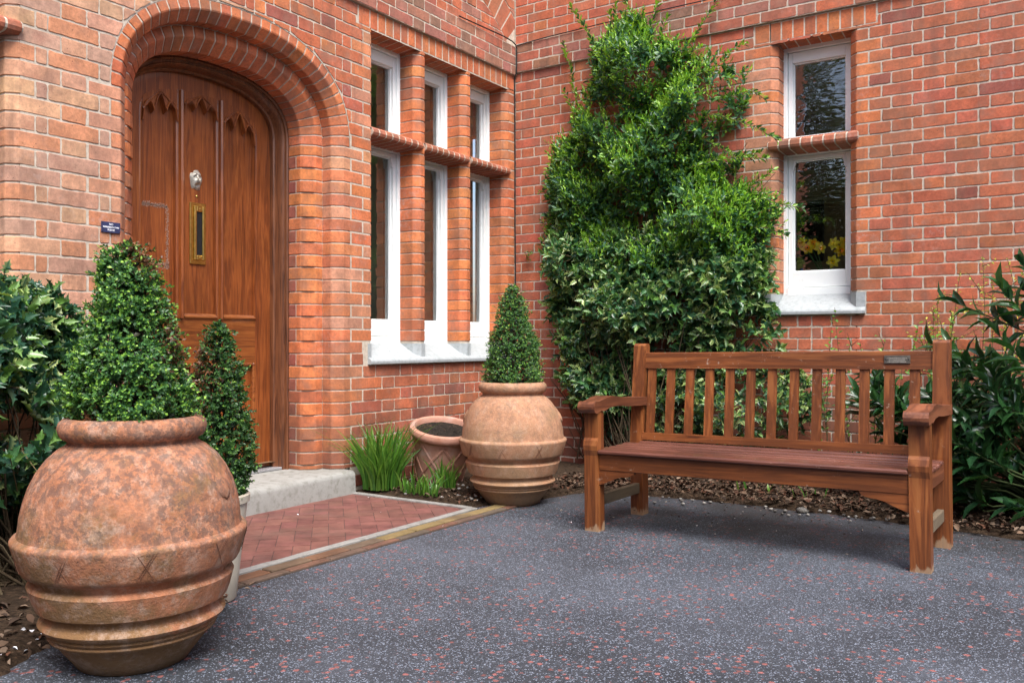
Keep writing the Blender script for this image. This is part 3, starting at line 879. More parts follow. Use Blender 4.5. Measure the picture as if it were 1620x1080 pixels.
    m_ = len(pr); t.add(vs, [(i, i+1, m_+i+1, m_+i) for i in range(m_-1)]+[tuple(range(m_)), tuple(range(m_, 2*m_))], (1, 1, 1), 1)
    t.build('transom', [BRICK, MORTAR], w)
    return w
for (a, b) in OPL: window(lmap, a, b, LSILL, LHEAD, 2.226, 2.286, '')
window(rmap, 2.035, 2.575, RSILL, RHEAD, 2.190, 2.258, '')
def sill(wmap, s0, s1, zt, zb, stools):
    m = MB(); D = DEP+.005
    def P(lst, a, b):
        vs = [wmap(a, z, d) for z, d in lst]+[wmap(b, z, d) for z, d in lst]; n = len(lst)
        m.add(vs, [tuple(range(n)), tuple(range(n, 2*n))]+[(i, (i+1) % n, n+(i+1) % n, n+i) for i in range(n)])
    body = [(zt+.004, D), (zb+.028, -.026), (zb+.018, -.031), (zb+.002, -.030), (zb, -.024), (zb, D)]
    P(body, s0, s1)
    for a, b in stools:
        l = CH if a > s0+.01 else 0; r = CH if b < s1-.01 else 0
        pl_ = [(a, -.004), (b, -.004)]+([(b+r, CH-.004), (b+r, D-.003)] if r else [(b, D-.003)])+([(a-l, D-.003), (a-l, CH-.004)] if l else [(a, D-.003)])
        n = len(pl_); vs = [wmap(q[0], z, q[1]) for z in (zt-.11, zt-.0015) for q in pl_]
        m.add(vs, [tuple(range(n)), tuple(range(n, 2*n))]+[(i, (i+1) % n, n+(i+1) % n, n+i) for i in range(n)])
    return m
sill(lmap, -1.702, -.03, LSILL, .785, [(-1.701, -1.672), (-1.173, -1.133), (-.642, -.602), (-.095, -.031)]).build('sill', SILL, house)
sill(lmap, -4.43, -3.83, LSILL, .785, [(-4.429, -4.4), (-3.86, -3.831)]).build('sill', SILL, house)
sill(rmap, 1.973, 2.632, RSILL, 1.105, [(1.974, 2.035), (2.575, 2.631)]).build('sill', SILL, house)

# ---- door
XD = .38
fr = MB()
prof = [(SOF-.02, .285), (SOF+.004, .285), (SOF+.012, .279), (SOF+.020, .285), (SOF+.022, .296), (SOF+.030, .298), (SOF+.036, .292), (SOF+.043, .298), (SOF+.050, .325), (SOF+.058, .345), (SOF+.064, .347), (SOF+.068, .352), (SOF+.070, .46)]
ts = [JL*k/6 for k in range(7)]+[JL+ARCL*k/80 for k in range(1, 81)]+[JL+ARCL+JL*k/6 for k in range(1, 7)]
sweep(fr, lmap, arch_frame, prof, ts, (1, 1, 1))
fr.build('door_frame', FRAMEW, house, smooth=True, auto=35)
door = bpy.data.objects.new('door', None); C.objects.link(door); door.parent = house
OD, OP = SOF+.066, SOF+.166          # door edge and panel edge offsets
DZ = STEP+.022
DT = lambda z: z-STEP
st = MB()
sweep(st, lmap, arch_frame, [(OD, XD+.02), (OD, XD), (OP, XD), (OP+.006, XD-.004), (OP+.014, XD-.002), (OP+.02, XD+.014), (OP+.022, XD+.04)],
      [.022]+[JL*k/4 for k in range(1, 5)]+[JL+ARCL*k/80 for k in range(1, 81)]+[JL+ARCL+JL*k/4 for k in range(1, 4)]+[TT-.022], (1, 1, 1))
st.build('door_stile', DOORW, door, smooth=True, auto=30)
YC = -2.660
pl, pr_ = AC-AA+OP+.016, AC+AA-OP-.016
LK0, LK1, BT0 = .80, 1.062, .386
m = MB()
def dbox(mm, s0, z0, s1, z1, d0, d1, bev=.002): 
    mm.box((-d1, s0, z0), (-d0, s1, z1), bev=bev)
dbox(m, pl-.02, LK0, pr_+.02, LK1, XD+.0005, XD+.03)
m.build('rail', DOORH, door); m = MB()
dbox(m, pl-.02, DZ, pr_+.02, BT0, XD+.0005, XD+.03)
m.build('rail', DOORH, door)
m = MB()
dbox(m, pl-.02, DZ, pr_+.02, LK0+.05, XD+.020, XD+.04)
k0_, k1_ = JL+.02, JL+ARCL-.02
arcp = [arch_frame(JL+ARCL*k/60) for k in range(61)]
ring = [(-XD-.028, p[0]+n[0]*(OP-.01), p[1]+n[1]*(OP-.01)) for p, n in arcp]
m.add([(-XD-.028, YC, 1.6), (-XD-.028, pl-.02, LK1-.02)]+ring+[(-XD-.028, pr_+.02, LK1-.02)], [(0, i, i+1) for i in range(1, 63)]+[(0, 63, 1)])
m.build('panel', DOORW, door)
mt = MB()
def moulded(mm, s, z0, z1, w=.026):
    P = [(-w, XD+.034), (-w, XD+.004), (-w*.62, XD-.004), (-w*.55, XD-.002), (-w*.36, XD-.020), (0, XD-.027), (w*.36, XD-.020), (w*.55, XD-.002), (w*.62, XD-.004), (w, XD+.004), (w, XD+.034)]
    vs = [(-d, s+o, z) for z in (z0, z1) for o, d in P]; n = len(P)
    mm.add(vs, [(i, i+1, n+i+1, n+i) for i in range(n-1)]+[tuple(range(n)), tuple(range(n, 2*n))])
MUN = (YC-.132, YC+.132)
def head_z(s):       # underside of arched head at s
    best = None
    for p, n in arcp:
        y, z = p[0]+n[0]*OP, p[1]+n[1]*OP
        if best is None or abs(y-s) < best[0]: best = (abs(y-s), z)
    return best[1]
for s in MUN:
    mt = MB(); moulded(mt, s, LK1-.004, head_z(s)+.004); mt.build('muntin', DOORW, door)
for z in (LK1, ):
    for a, b in ((pl, MUN[0]-.026), (MUN[0]+.026, MUN[1]-.026), (MUN[1]+.026, pr_)):
        mm = MB()
        P = [(XD+.018, z-.002), (XD-.006, z-.002), (XD-.008, z+.006), (XD+.001, z+.012), (XD+.010, z+.022), (XD+.032, z+.026)]
        mm.add([(-d, y, zz) for y in (a-.004, b+.004) for d, zz in P], [(i, i+1, 7+i, 6+i) for i in range(5)])
        mm.build('panel_moulding', DOORH, door)
LP = ((pl, YC-.05), (YC+.05, pr_))
mm = MB(); dbox(mm, YC-.05, BT0, YC+.05, LK0, XD+.0008, XD+.03); mm.build('lower_stile', DOORW, door)
for a, b in LP:
    mm = MB(); w = .018
    for (s0, z0, s1, z1) in ((a-.002, BT0-.002, a+w, LK0+.002), (b-w, BT0-.002, b+.002, LK0+.002), (a+w, BT0-.002, b-w, BT0+w), (a+w, LK0-w, b-w, LK0+.002)):
        dbox(mm, s0, z0, s1, z1, XD-.006, XD+.02, .0055)
    mm.build('panel_moulding', DOORH, door)
# gothic tracery heads
for a, b in ((pl+.002, MUN[0]-.022), (MUN[0]+.022, MUN[1]-.022), (MUN[1]+.022, pr_-.002)):
    tr = MB(); c = (a+b)/2; h = (b-a)/2; N = 56
    def lo(u):
        x = abs(u)
        if x < .36: return .10+.90*(1-(x/.36)**1.5)
        q = (x-.36)/.64
        return .10+.50*math.sin(PI*min(1, q*1.06))**.6 - (1.0*(q-.84)/.16*.5 if q > .84 else 0)
    tops = [head_z(c+u*h) for u in np.linspace(-.96, .96, N+1)]
    us = np.linspace(-1, 1, N+1)
    mid = head_z(c); tl, tr_ = tops[3], tops[-4]
    zb = lambda u: min(tl, tr_)*.55+(tl*(1-u)/2+tr_*(1+u)/2)*.45-.10
    zl = [min(zb(u)+(mid-.026-zb(0))*lo(u), tp-.010) for u, tp in zip(us, tops)]
    base = min(tl, tr_)
    vs = []
    for u, z, tp in zip(us, zl, tops):
        y = c+u*h
        vs += [(-XD+.004, y, tp+.006), (-XD+.003, y, z+.012), (-XD-.008, y, z+.002), (-XD-.030, y, z-.004)]
    tr.add(vs, [(4*i+j, 4*i+j+1, 4*i+5+j, 4*i+4+j) for i in range(N) for j in range(3)])
    # raised ribs: the cusped edge and the ogee over it
    tr.tube([(-XD+.006, c+u*h, z+.014) for u, z in zip(us, zl)], .0055, 6)
    og = [(-XD+.005, c+u*h*.98, min(zb(u)+.03+(mid-.006-zb(0)-.03)*(1-abs(u)**1.35), tp-.004)) for u, tp in zip(us, tops)]
    tr.tube(og, .0065, 6)
    tr.build('tracery', DOORW, door, smooth=True, auto=40)
# threshold
mm = MB(); mm.box((-.46, AC-AA+SOF, STEP+.003), (-.30, AC+AA-SOF, STEP+.018), bev=.003); mm.build('threshold', m_plain('threshold_aluminium', (.42, .42, .44), .4, .5, .5), house)
# knocker: a worn lion mask
kn = MB()
kx, ky, kz = -XD-.028, YC-.012, 1.838
NU, NV = 20, 16
vs = []
for i in range(NV+1):
    for j in range(NU):
        t = 2*PI*j/NU; r = i/NV
        ry, rz = .040, .056
        edge = 1+.10*math.sin(5*t+.6)*r+.05*math.sin(11*t)*r
        y = ky+ry*r*math.cos(t)*edge; z = kz+rz*r*math.sin(t)*edge
        hgt = .026*(1-r**2.2)
        yy, zz = (y-ky)/ry, (z-kz)/rz
        hgt += .017*math.exp(-((yy)**2/.03+(zz+.12)**2/.12))           # nose
        hgt -= .016*(math.exp(-((yy-.38)**2+(zz-.28)**2)/.03)+math.exp(-((yy+.38)**2+(zz-.28)**2)/.03))
        hgt += .013*(math.exp(-((yy-.42)**2+(zz-.55)**2)/.03)+math.exp(-((yy+.42)**2+(zz-.55)**2)/.03))
        hgt -= .018*math.exp(-((yy)**2/.12+(zz+.5)**2/.02))             # mouth
        hgt += .003*mnoise.noise(Vector((yy*5, zz*5, 1)))
        vs.append((kx+max(0, hgt), y, z))
kn.add(vs, [(i*NU+j, i*NU+(j+1) % NU, (i+1)*NU+(j+1) % NU, (i+1)*NU+j) for i in range(NV) for j in range(NU)])
kn.build('knocker', PEWTER, door, smooth=True)
# brass letter plate, upright
lp = MB()
ly0, ly1, lz0, lz1 = YC-.056, YC+.050, 1.365, 1.710
lx = -XD-.028
lp.box((lx, ly0, lz0), (lx+.010, ly1, lz1), bev=.003)
for (a, b_, c_, d_) in ((ly0+.022, lz0+.022, ly0+.038, lz1-.018), (ly1-.030, lz0+.022, ly1-.014, lz1-.018), (ly0+.038, lz1-.050, ly1-.030, lz1-.018), (ly0+.038, lz0+.022, ly1-.030, lz0+.050)):
    lp.box((lx+.010, a, b_), (lx+.022, c_, d_), bev=.004)
lpo = lp.build('letter_plate', BRASS, door)
s_ = MB(); s_.box((lx+.0105, ly0+.036, lz0+.048), (lx+.013, ly1-.028, lz1-.048)); s_.build('slot', BLACK, lpo)
sc = MB()

sc = MB()
for z in (lz0+.036, lz1-.034):
    sc = MB(); vs = [(lx+.0225+.002*(1-r*r), (ly0+ly1)/2+.004+.005*r*math.cos(t), z+.005*r*math.sin(t)) for r in (.01, .6, 1) for t in [2*PI*k/10 for k in range(10)]]
    sc.add(vs, [(i*10+j, i*10+(j+1) % 10, (i+1)*10+(j+1) % 10, (i+1)*10+j) for i in range(2) for j in range(10)])
    sc.build('screw', BRASS, lpo, smooth=True)
bb = MB(); vs = [(lx+.004*(1-r*r)+.001, YC-.004+.008*r*math.cos(t), 1.748+.008*r*math.sin(t)) for r in (.01, .6, 1) for t in [2*PI*k/12 for k in range(12)]]
bb.add(vs, [(i*12+j, i*12+(j+1) % 12, (i+1)*12+(j+1) % 12, (i+1)*12+j) for i in range(2) for j in range(12)]); bb.build('bolt', BRASS, door, smooth=True)
# flaking paint left on the left panel (thin real flecks)
fl = MB(); rr = random.Random(3)
def fleck(y, z, w, h):
    n = 7; vs = [(-XD-.0268, y+w*math.cos(2*PI*k/n)*rr.uniform(.5, 1), z+h*math.sin(2*PI*k/n)*rr.uniform(.5, 1)) for k in range(n)]
    fl.add(vs, [tuple(range(n))])
for k in range(1100):
    e = rr.random()
    y0_, y1_, z0_, z1_ = -3.045, -2.855, 1.345, 1.665
    if e < .33: y, z = rr.uniform(y0_, y1_), z1_+rr.gauss(0, .006)
    elif e < .55: y, z = y1_+rr.gauss(0, .005), rr.uniform(z0_, z1_)
    elif e < .70: y, z = y0_+rr.gauss(0, .004), rr.uniform(z0_, z1_)
    else: y, z = rr.uniform(y0_+.05, y1_+.01), z0_+rr.gauss(0, .009)
    fleck(y, z, rr.uniform(.0008, .0042), rr.uniform(.001, .006))
for k in range(16): fleck(-2.40+rr.gauss(0, .018), .66+rr.gauss(0, .035), .0015, rr.uniform(.003, .009))
struct(fl.build('paint_residue', m_plain('old_paint_residue', (.42, .27, .20), .8), door), 'stuff')

# ---- step
ds = MB()
ys = np.linspace(-3.60, -1.905, 40)
prof = [(.0, .0), (.1, .0)]
rows_ = []
for y in ys:
    f = .085+.006*mnoise.noise(Vector((y*3, 0, 0)))
    top = .150+.004*mnoise.noise(Vector((y*2, 4, 0)))
    wr = .010*math.exp(-((y+2.6)/.4)**2)
    rows_.append([(-.47, y, top), (-.2, y, top), (f-.05, y, top-.001-wr*.4), (f-.018, y, top-.004-wr), (f-.004, y, top-.014-wr), (f, y, top-.032-wr), (f+.003, y, .06), (f+.006, y, -.02), (-.47, y, -.02)])
n = len(rows_[0]); vs = [p for r_ in rows_ for p in r_]
ds.add(vs, [(i*n+j, i*n+(j+1) % n, (i+1)*n+(j+1) % n, (i+1)*n+j) for i in range(len(ys)-1) for j in range(n)]+[tuple(range(n)), tuple(range((len(ys)-1)*n, len(ys)*n))])
tag(ds.build('doorstep', CONC, None, smooth=True, auto=45), 'pale worn concrete step below the arched wooden door', 'step')

# ------------------------------------------------------------------ ground
def gh(x, y=0): 
    t = max(0.0, x-1.7); return .0135*t if t < 3 else .0405
def sheet(x0, y0, x1, y1, nx, ny, zf):
    m = MB(); vs = []
    for j in range(ny+1):
        for i in range(nx+1):
            x = x0+(x1-x0)*i/nx; y = y0+(y1-y0)*j/ny; vs.append((x, y, zf(x, y)))
    m.add(vs, [(j*(nx+1)+i, j*(nx+1)+i+1, (j+1)*(nx+1)+i+1, (j+1)*(nx+1)+i) for j in range(ny) for i in range(nx)])
    return m
m = MB()
xs = [-60, -20, -5, 0, .99, 1.7]+[1.7+.3*k for k in range(1, 11)]+[8, 20, 60]
ysg = [-60, -20, -10]+list(np.linspace(-7, 0, 29))+[10, 60]
vs = [(x, y, gh(x)-.0 + (.004*mnoise.noise(Vector((x*1.1, y*1.1, 0))) if 1.4 < x < 6 and -7 < y < -1.6 else 0)) for y in ysg for x in xs]
nx = len(xs)
m.add(vs, [(j*nx+i, j*nx+i+1, (j+1)*nx+i+1, (j+1)*nx+i) for j in range(len(ysg)-1) for i in range(nx-1)])
struct(m.build('tarmac_ground', ASPH, None, smooth=True))

# red paver path, herringbone-like small bricks
pv = MB(); PX0, PX1, PY0, PY1 = .085, .955, -3.56, -1.935
u = .078; q45 = math.sqrt(.5)
def paver(x0, y0, x1, y1):
    g = .0018
    c = [((x*q45-y*q45)+PX0, (x*q45+y*q45)+PY0) for x, y in ((x0+g, y0+g), (x1-g, y0+g), (x1-g, y1-g), (x0+g, y1-g))]
    for p, n in (((PX0, 0), (1, 0)), ((PX1, 0), (-1, 0)), ((0, PY0), (0, 1)), ((0, PY1), (0, -1))): c = clip_half(c, p, n) if len(c) > 2 else c
    if len(c) < 3 or area(c) < .0002: return
    z = .010+random.gauss(0, .0005); k = random.uniform(.86, 1.12)
    pv.prism(c, 2, -.01, z, (.170*k, .070*k*random.uniform(.95, 1.08), .058*k))
for a in range(-30, 40):
    for b_ in range(-40, 40):
        if (a - b_) % 4 == 0: paver(a*u, b_*u, (a+2)*u, (b_+1)*u)
        if (a - b_) % 4 == 3: paver(a*u, b_*u, (a+1)*u, (b_+2)*u)
pv.box((PX0, PY0, -.01), (PX1, PY1, .0078), (.085, .050, .044))
struct(pv.build('brick_path', PAVE))
kb = MB()
def strip(p, q, w, z, jit=.002, mbx=kb, col=(1, 1, 1), seg=24):
    p, q = Vector(p), Vector(q); d = (q-p).normalized(); nrm = Vector((-d.y, d.x)); vs = []
    for k in range(seg+1):
        c = p.lerp(q, k/seg); e0_, e1_ = random.gauss(0, jit), random.gauss(0, jit)
        a, b = c+nrm*(-w/2+e0_), c+nrm*(w/2+e1_)
        vs += [(a.x, a.y, -.01), (a.x, a.y, z-.003), (c.x+(a.x-c.x)*.85, c.y+(a.y-c.y)*.85, z), (c.x+(b.x-c.x)*.85, c.y+(b.y-c.y)*.85, z), (b.x, b.y, z-.003), (b.x, b.y, -.01)]
    mbx.add(vs, [(6*k+i, 6*k+i+1, 6*k+7+i, 6*k+6+i) for k in range(seg) for i in range(5)]+[tuple(range(6)), tuple(range(6*seg, 6*seg+6))], col)
strip((.978, -3.58), (.978, -1.915), .044, .020)
strip((.956, -1.916), (.05, -1.916), .036, .019)
strip((.956, -3.58), (.2, -3.58), .036, .019)
struct(kb.build('path_edging', KERB))
eb = MB(); y = -4.1; k = 0
while y < -1.66:
    L_ = .225; yellow = True if -2.85 < y < -1.9 else random.random() < .25
    col = (.20, .145, .062) if yellow else mixc((.16, .075, .04), (.12, .09, .06), random.random())
    eb.box((1.008, y+.004, -.01), (1.072, y+L_-.004, .014+random.gauss(0, .001)), col, bev=.003)
    col = mixc((.15, .07, .045), (.10, .08, .06), random.random())
    eb.box((1.078, y+.06, -.01), (1.118, y+L_+.052, .011), col, bev=.003)
    y += L_
eb.box((1.0, -4.1, -.01), (1.122, -1.60, .005), (.085, .06, .045))
struct(eb.build('edging_brick_strip', PAVE))

# soil beds
def bed(name, outline, h, seed):
    """outline is a closed polygon; mounded and rough"""
    m = MB()
    xs_ = [p[0] for p in outline]; ys_ = [p[1] for p in outline]
    x0, x1, y0, y1 = min(xs_), max(xs_), min(ys_), max(ys_)
    def inside(x, y):
        c = False; n = len(outline)
        for i in range(n):
            a, b = outline[i], outline[(i+1) % n]
            if (a[1] > y) != (b[1] > y) and x < (b[0]-a[0])*(y-a[1])/(b[1]-a[1])+a[0]: c = not c
        return c
    def dist(x, y):
        d = 9
        for i in range(len(outline)):
            a, b = Vector(outline[i]), Vector(outline[(i+1) % len(outline)]); p = Vector((x, y)); ab = b-a
            t = max(0, min(1, (p-a).dot(ab)/ab.length_squared)); d = min(d, (p-(a+ab*t)).length)
        return d
    st_ = .05; nx, ny = int((x1-x0)/st_)+3, int((y1-y0)/st_)+3
    vs = []
    for j in range(ny):
        for i in range(nx):
            x, y = x0-st_+i*st_, y0-st_+j*st_
            d = dist(x, y); sgn = 1 if inside(x, y) else -1
            z = gh(x)+ (h*min(1, d/.15) if sgn > 0 else -.03*min(1, d/.05)) + (.012*mnoise.noise(Vector((x*7+seed, y*7, 0)))*(sgn > 0)) + .004*(sgn > 0)
            vs.append((x, y, z))
    m.add(vs, [(j*nx+i, j*nx+i+1, (j+1)*nx+i+1, (j+1)*nx+i) for j in range(ny-1) for i in range(nx-1)])
    return struct(m.build(name, SOIL, None, smooth=True))
bed('flower_bed', [(.0, -.0), (.0, -1.89), (.93, -1.89), (.97, -1.62), (1.10, -1.45), (1.22, -1.02), (1.9, -.93), (2.7, -1.02), (3.5, -1.2), (4.6, -1.35), (4.6, 0)], .030, 0)
bed('flower_bed', [(.0, -3.62), (.95, -3.62), (1.02, -4.05), (1.12, -4.32), (1.30, -4.62), (1.2, -5.6), (.0, -5.6)], .030, 5)

# ------------------------------------------------------------------ leaves
def unit(v): return v/(np.linalg.norm(v, axis=-1, keepdims=True)+1e-9)
TPL = {}
def tpl(name, pts, faces, edge=None): TPL[name] = (np.array(pts, float), faces, np.array(edge if edge else [0]*len(pts), float))
tpl('oval', [(0, 0, 0), (-.5, .35, .12), (0, .38, -.02), (.5, .35, .12), (-.42, .70, .10), (0, .72, -.02), (.42, .70, .10), (0, 1, -.06)],
    [(0, 2, 1), (0, 3, 2), (1, 2, 5, 4), (2, 3, 6, 5), (4, 5, 7), (5, 6, 7)])
tpl('tiny', [(0, 0, 0), (-.5, .5, .12), (0, 1, -.05), (.5, .5, .12)], [(0, 3, 2), (0, 2, 1)])
tpl('long', [(0, 0, 0), (-.5, .28, .12), (0, .30, 0), (.5, .28, .12), (-.5, .62, .06), (0, .64, -.05), (.5, .62, .06), (0, 1, -.22)],
    [(0, 2, 1), (0, 3, 2), (1, 2, 5, 4), (2, 3, 6, 5), (4, 5, 7), (5, 6, 7)])
_h = [(0, 0, 0)]; _e = [0]; _o = []
hol = [(.30, .10), (.62, .22, 1), (.34, .34), (.66, .48, 1), (.36, .58), (.52, .74, 1), (.20, .82)]
L_ = [(-p[0], p[1], .16 if len(p) > 2 else .06) for p in hol]; R_ = [(p[0], p[1], .16 if len(p) > 2 else .06) for p in hol]
mids = [(0, .12, -.02), (0, .34, -.03), (0, .58, -.04), (0, .82, -.06)]
pts = [(0, 0, 0)]+L_+R_+mids+[(0, 1.08, -.12)]
l, r, mI, tp = 1, 8, 15, 19
tpl('holly', pts, [(0, mI, l), (0, r, mI), (l, mI, mI+1, l+2), (l, l+2, l+1), (r, r+2, mI+1, mI), (r, r+1, r+2),
                   (l+2, mI+1, mI+2, l+4), (l+2, l+4, l+3), (r+2, r+4, mI+2, mI+1), (r+2, r+3, r+4),
                   (l+4, mI+2, mI+3, l+6), (l+4, l+6, l+5), (r+4, r+6, mI+3, mI+2), (r+4, r+5, r+6), (l+6, mI+3, tp), (r+6, tp, mI+3)],
    [0]+[1, 1, .8, 1, .8, 1, 1]*2+[0, 0, 0, 0]+[1])

def leaf_mesh(name, t, P, D, N, L, Wd, col, mat, parent, rim=None, curl=None):
    T, F, E = TPL[t]; n = len(P)
    P = np.asarray(P); D = unit(np.asarray(D)); N = np.asarray(N)
    X = unit(np.cross(D, N)); N = np.cross(X, D)
    L = np.broadcast_to(L, (n,)); Wd = np.broadcast_to(Wd, (n,))
    cz = L if curl is None else L*curl
    V = P[:, None, :] + X[:, None, :]*(T[None, :, 0:1]*Wd[:, None, None]) + D[:, None, :]*(T[None, :, 1:2]*L[:, None, None]) + N[:, None, :]*(T[None, :, 2:3]*cz[:, None, None])
    k = len(T); me = bpy.data.meshes.new(name)
    lt = np.array([len(f) for f in F]); li = np.concatenate([np.array(f) for f in F])
    loops = (li[None, :] + (np.arange(n)*k)[:, None]).ravel()
    tot = np.tile(lt, n); start = np.concatenate([[0], np.cumsum(tot)[:-1]])
    me.vertices.add(n*k); me.vertices.foreach_set('co', V.reshape(-1).astype(np.float32))
    me.loops.add(len(loops)); me.loops.foreach_set('vertex_index', loops.astype(np.int32))
    me.polygons.add(len(tot)); me.polygons.foreach_set('loop_start', start.astype(np.int32)); me.polygons.foreach_set('loop_total', tot.astype(np.int32))
    me.polygons.foreach_set('use_smooth', np.ones(len(tot), dtype=bool))
    me.update(calc_edges=True); me.validate()
    ca = me.color_attributes.new('Col', 'FLOAT_COLOR', 'POINT')
    cc = np.repeat(np.asarray(col)[:, None, :], k, 1)
    if rim is not None:
        w = E[None, :, None]*rim[:, None, 3:4]
        cc = cc*(1-w)+rim[:, None, :3]*w
    arr = np.ones((n*k, 4), np.float32); arr[:, :3] = cc.reshape(-1, 3)
    ca.data.foreach_set('color', arr.ravel())
    me.materials.append(mat)
    o = bpy.data.objects.new(name, me); C.objects.link(o); o.parent = parent
    return o
def inpoly(pts, poly):
    x, y = pts[:, 0], pts[:, 1]; c = np.zeros(len(pts), bool); n = len(poly)
    for i in range(n):
        a, b = poly[i], poly[(i+1) % n]
        k = ((a[1] > y) != (b[1] > y)) & (x < (b[0]-a[0])*(y-a[1])/((b[1]-a[1])+1e-12)+a[0])
        c ^= k
    return c
def pdist(pts, poly):
    d = np.full(len(pts), 9.0)
    for i in range(len(poly)):
        a, b = np.array(poly[i]), np.array(poly[(i+1) % len(poly)]); ab = b-a
        t = np.clip(((pts-a)@ab)/(ab@ab+1e-12), 0, 1); d = np.minimum(d, np.linalg.norm(pts-(a+t[:, None]*ab), axis=1))
    return d
def shoots(base, dirn, length, per, ang, L0, rng, whorl=0, pend=0.0):
    """leaves set along shoots -> P, D, N, frac(0..1 along), size"""
    n = len(base); dirn = unit(dirn); out = []
    side = unit(np.cross(dirn, rng.normal(size=(n, 3)))); up = np.cross(side, dirn)
    for k in range(per):
        f = (k+.6)/per; phi = k*2.4+rng.uniform(0, 1, n)
        rad = side*np.cos(phi)[:, None]+up*np.sin(phi)[:, None]
        bend = np.array([0, 0, -1])*pend*f*f
        P = base+dirn*(length*f)[:, None]+bend*length[:, None]
        a = ang*(1-.55*f)+rng.normal(0, .15, n)
        D = dirn*np.cos(a)[:, None]+rad*np.sin(a)[:, None]
        Nn = rad*-np.cos(a)[:, None]*-1 + dirn*np.sin(a)[:, None]*1.0
        Nn = dirn*np.sin(a)[:, None]-rad*np.cos(a)[:, None]
        Nn = Nn + rng.normal(0, .25, (n, 3))+np.array([0, 0, .5])
        s = L0*(1-.30*f)*rng.uniform(.7, 1.25, n)
        out.append((P, D, Nn, np.full(n, f), s))
    return [np.concatenate([o[i] for o in out]) for i in range(5)]
def stems_mesh(name, paths, parent, mat=TWIG, n=4):
    m = MB()
    for pts, r, col in paths: m.tube(pts, r, n, col, cap=False)
    return m.build(name, mat, parent, smooth=True)
def shade(rng, n, cols, w, var=.22):
    c = np.array(cols)[rng.choice(len(cols), n, p=np.array(w)/sum(w))]
    return c*rng.uniform(1-var, 1+var, (n, 1))

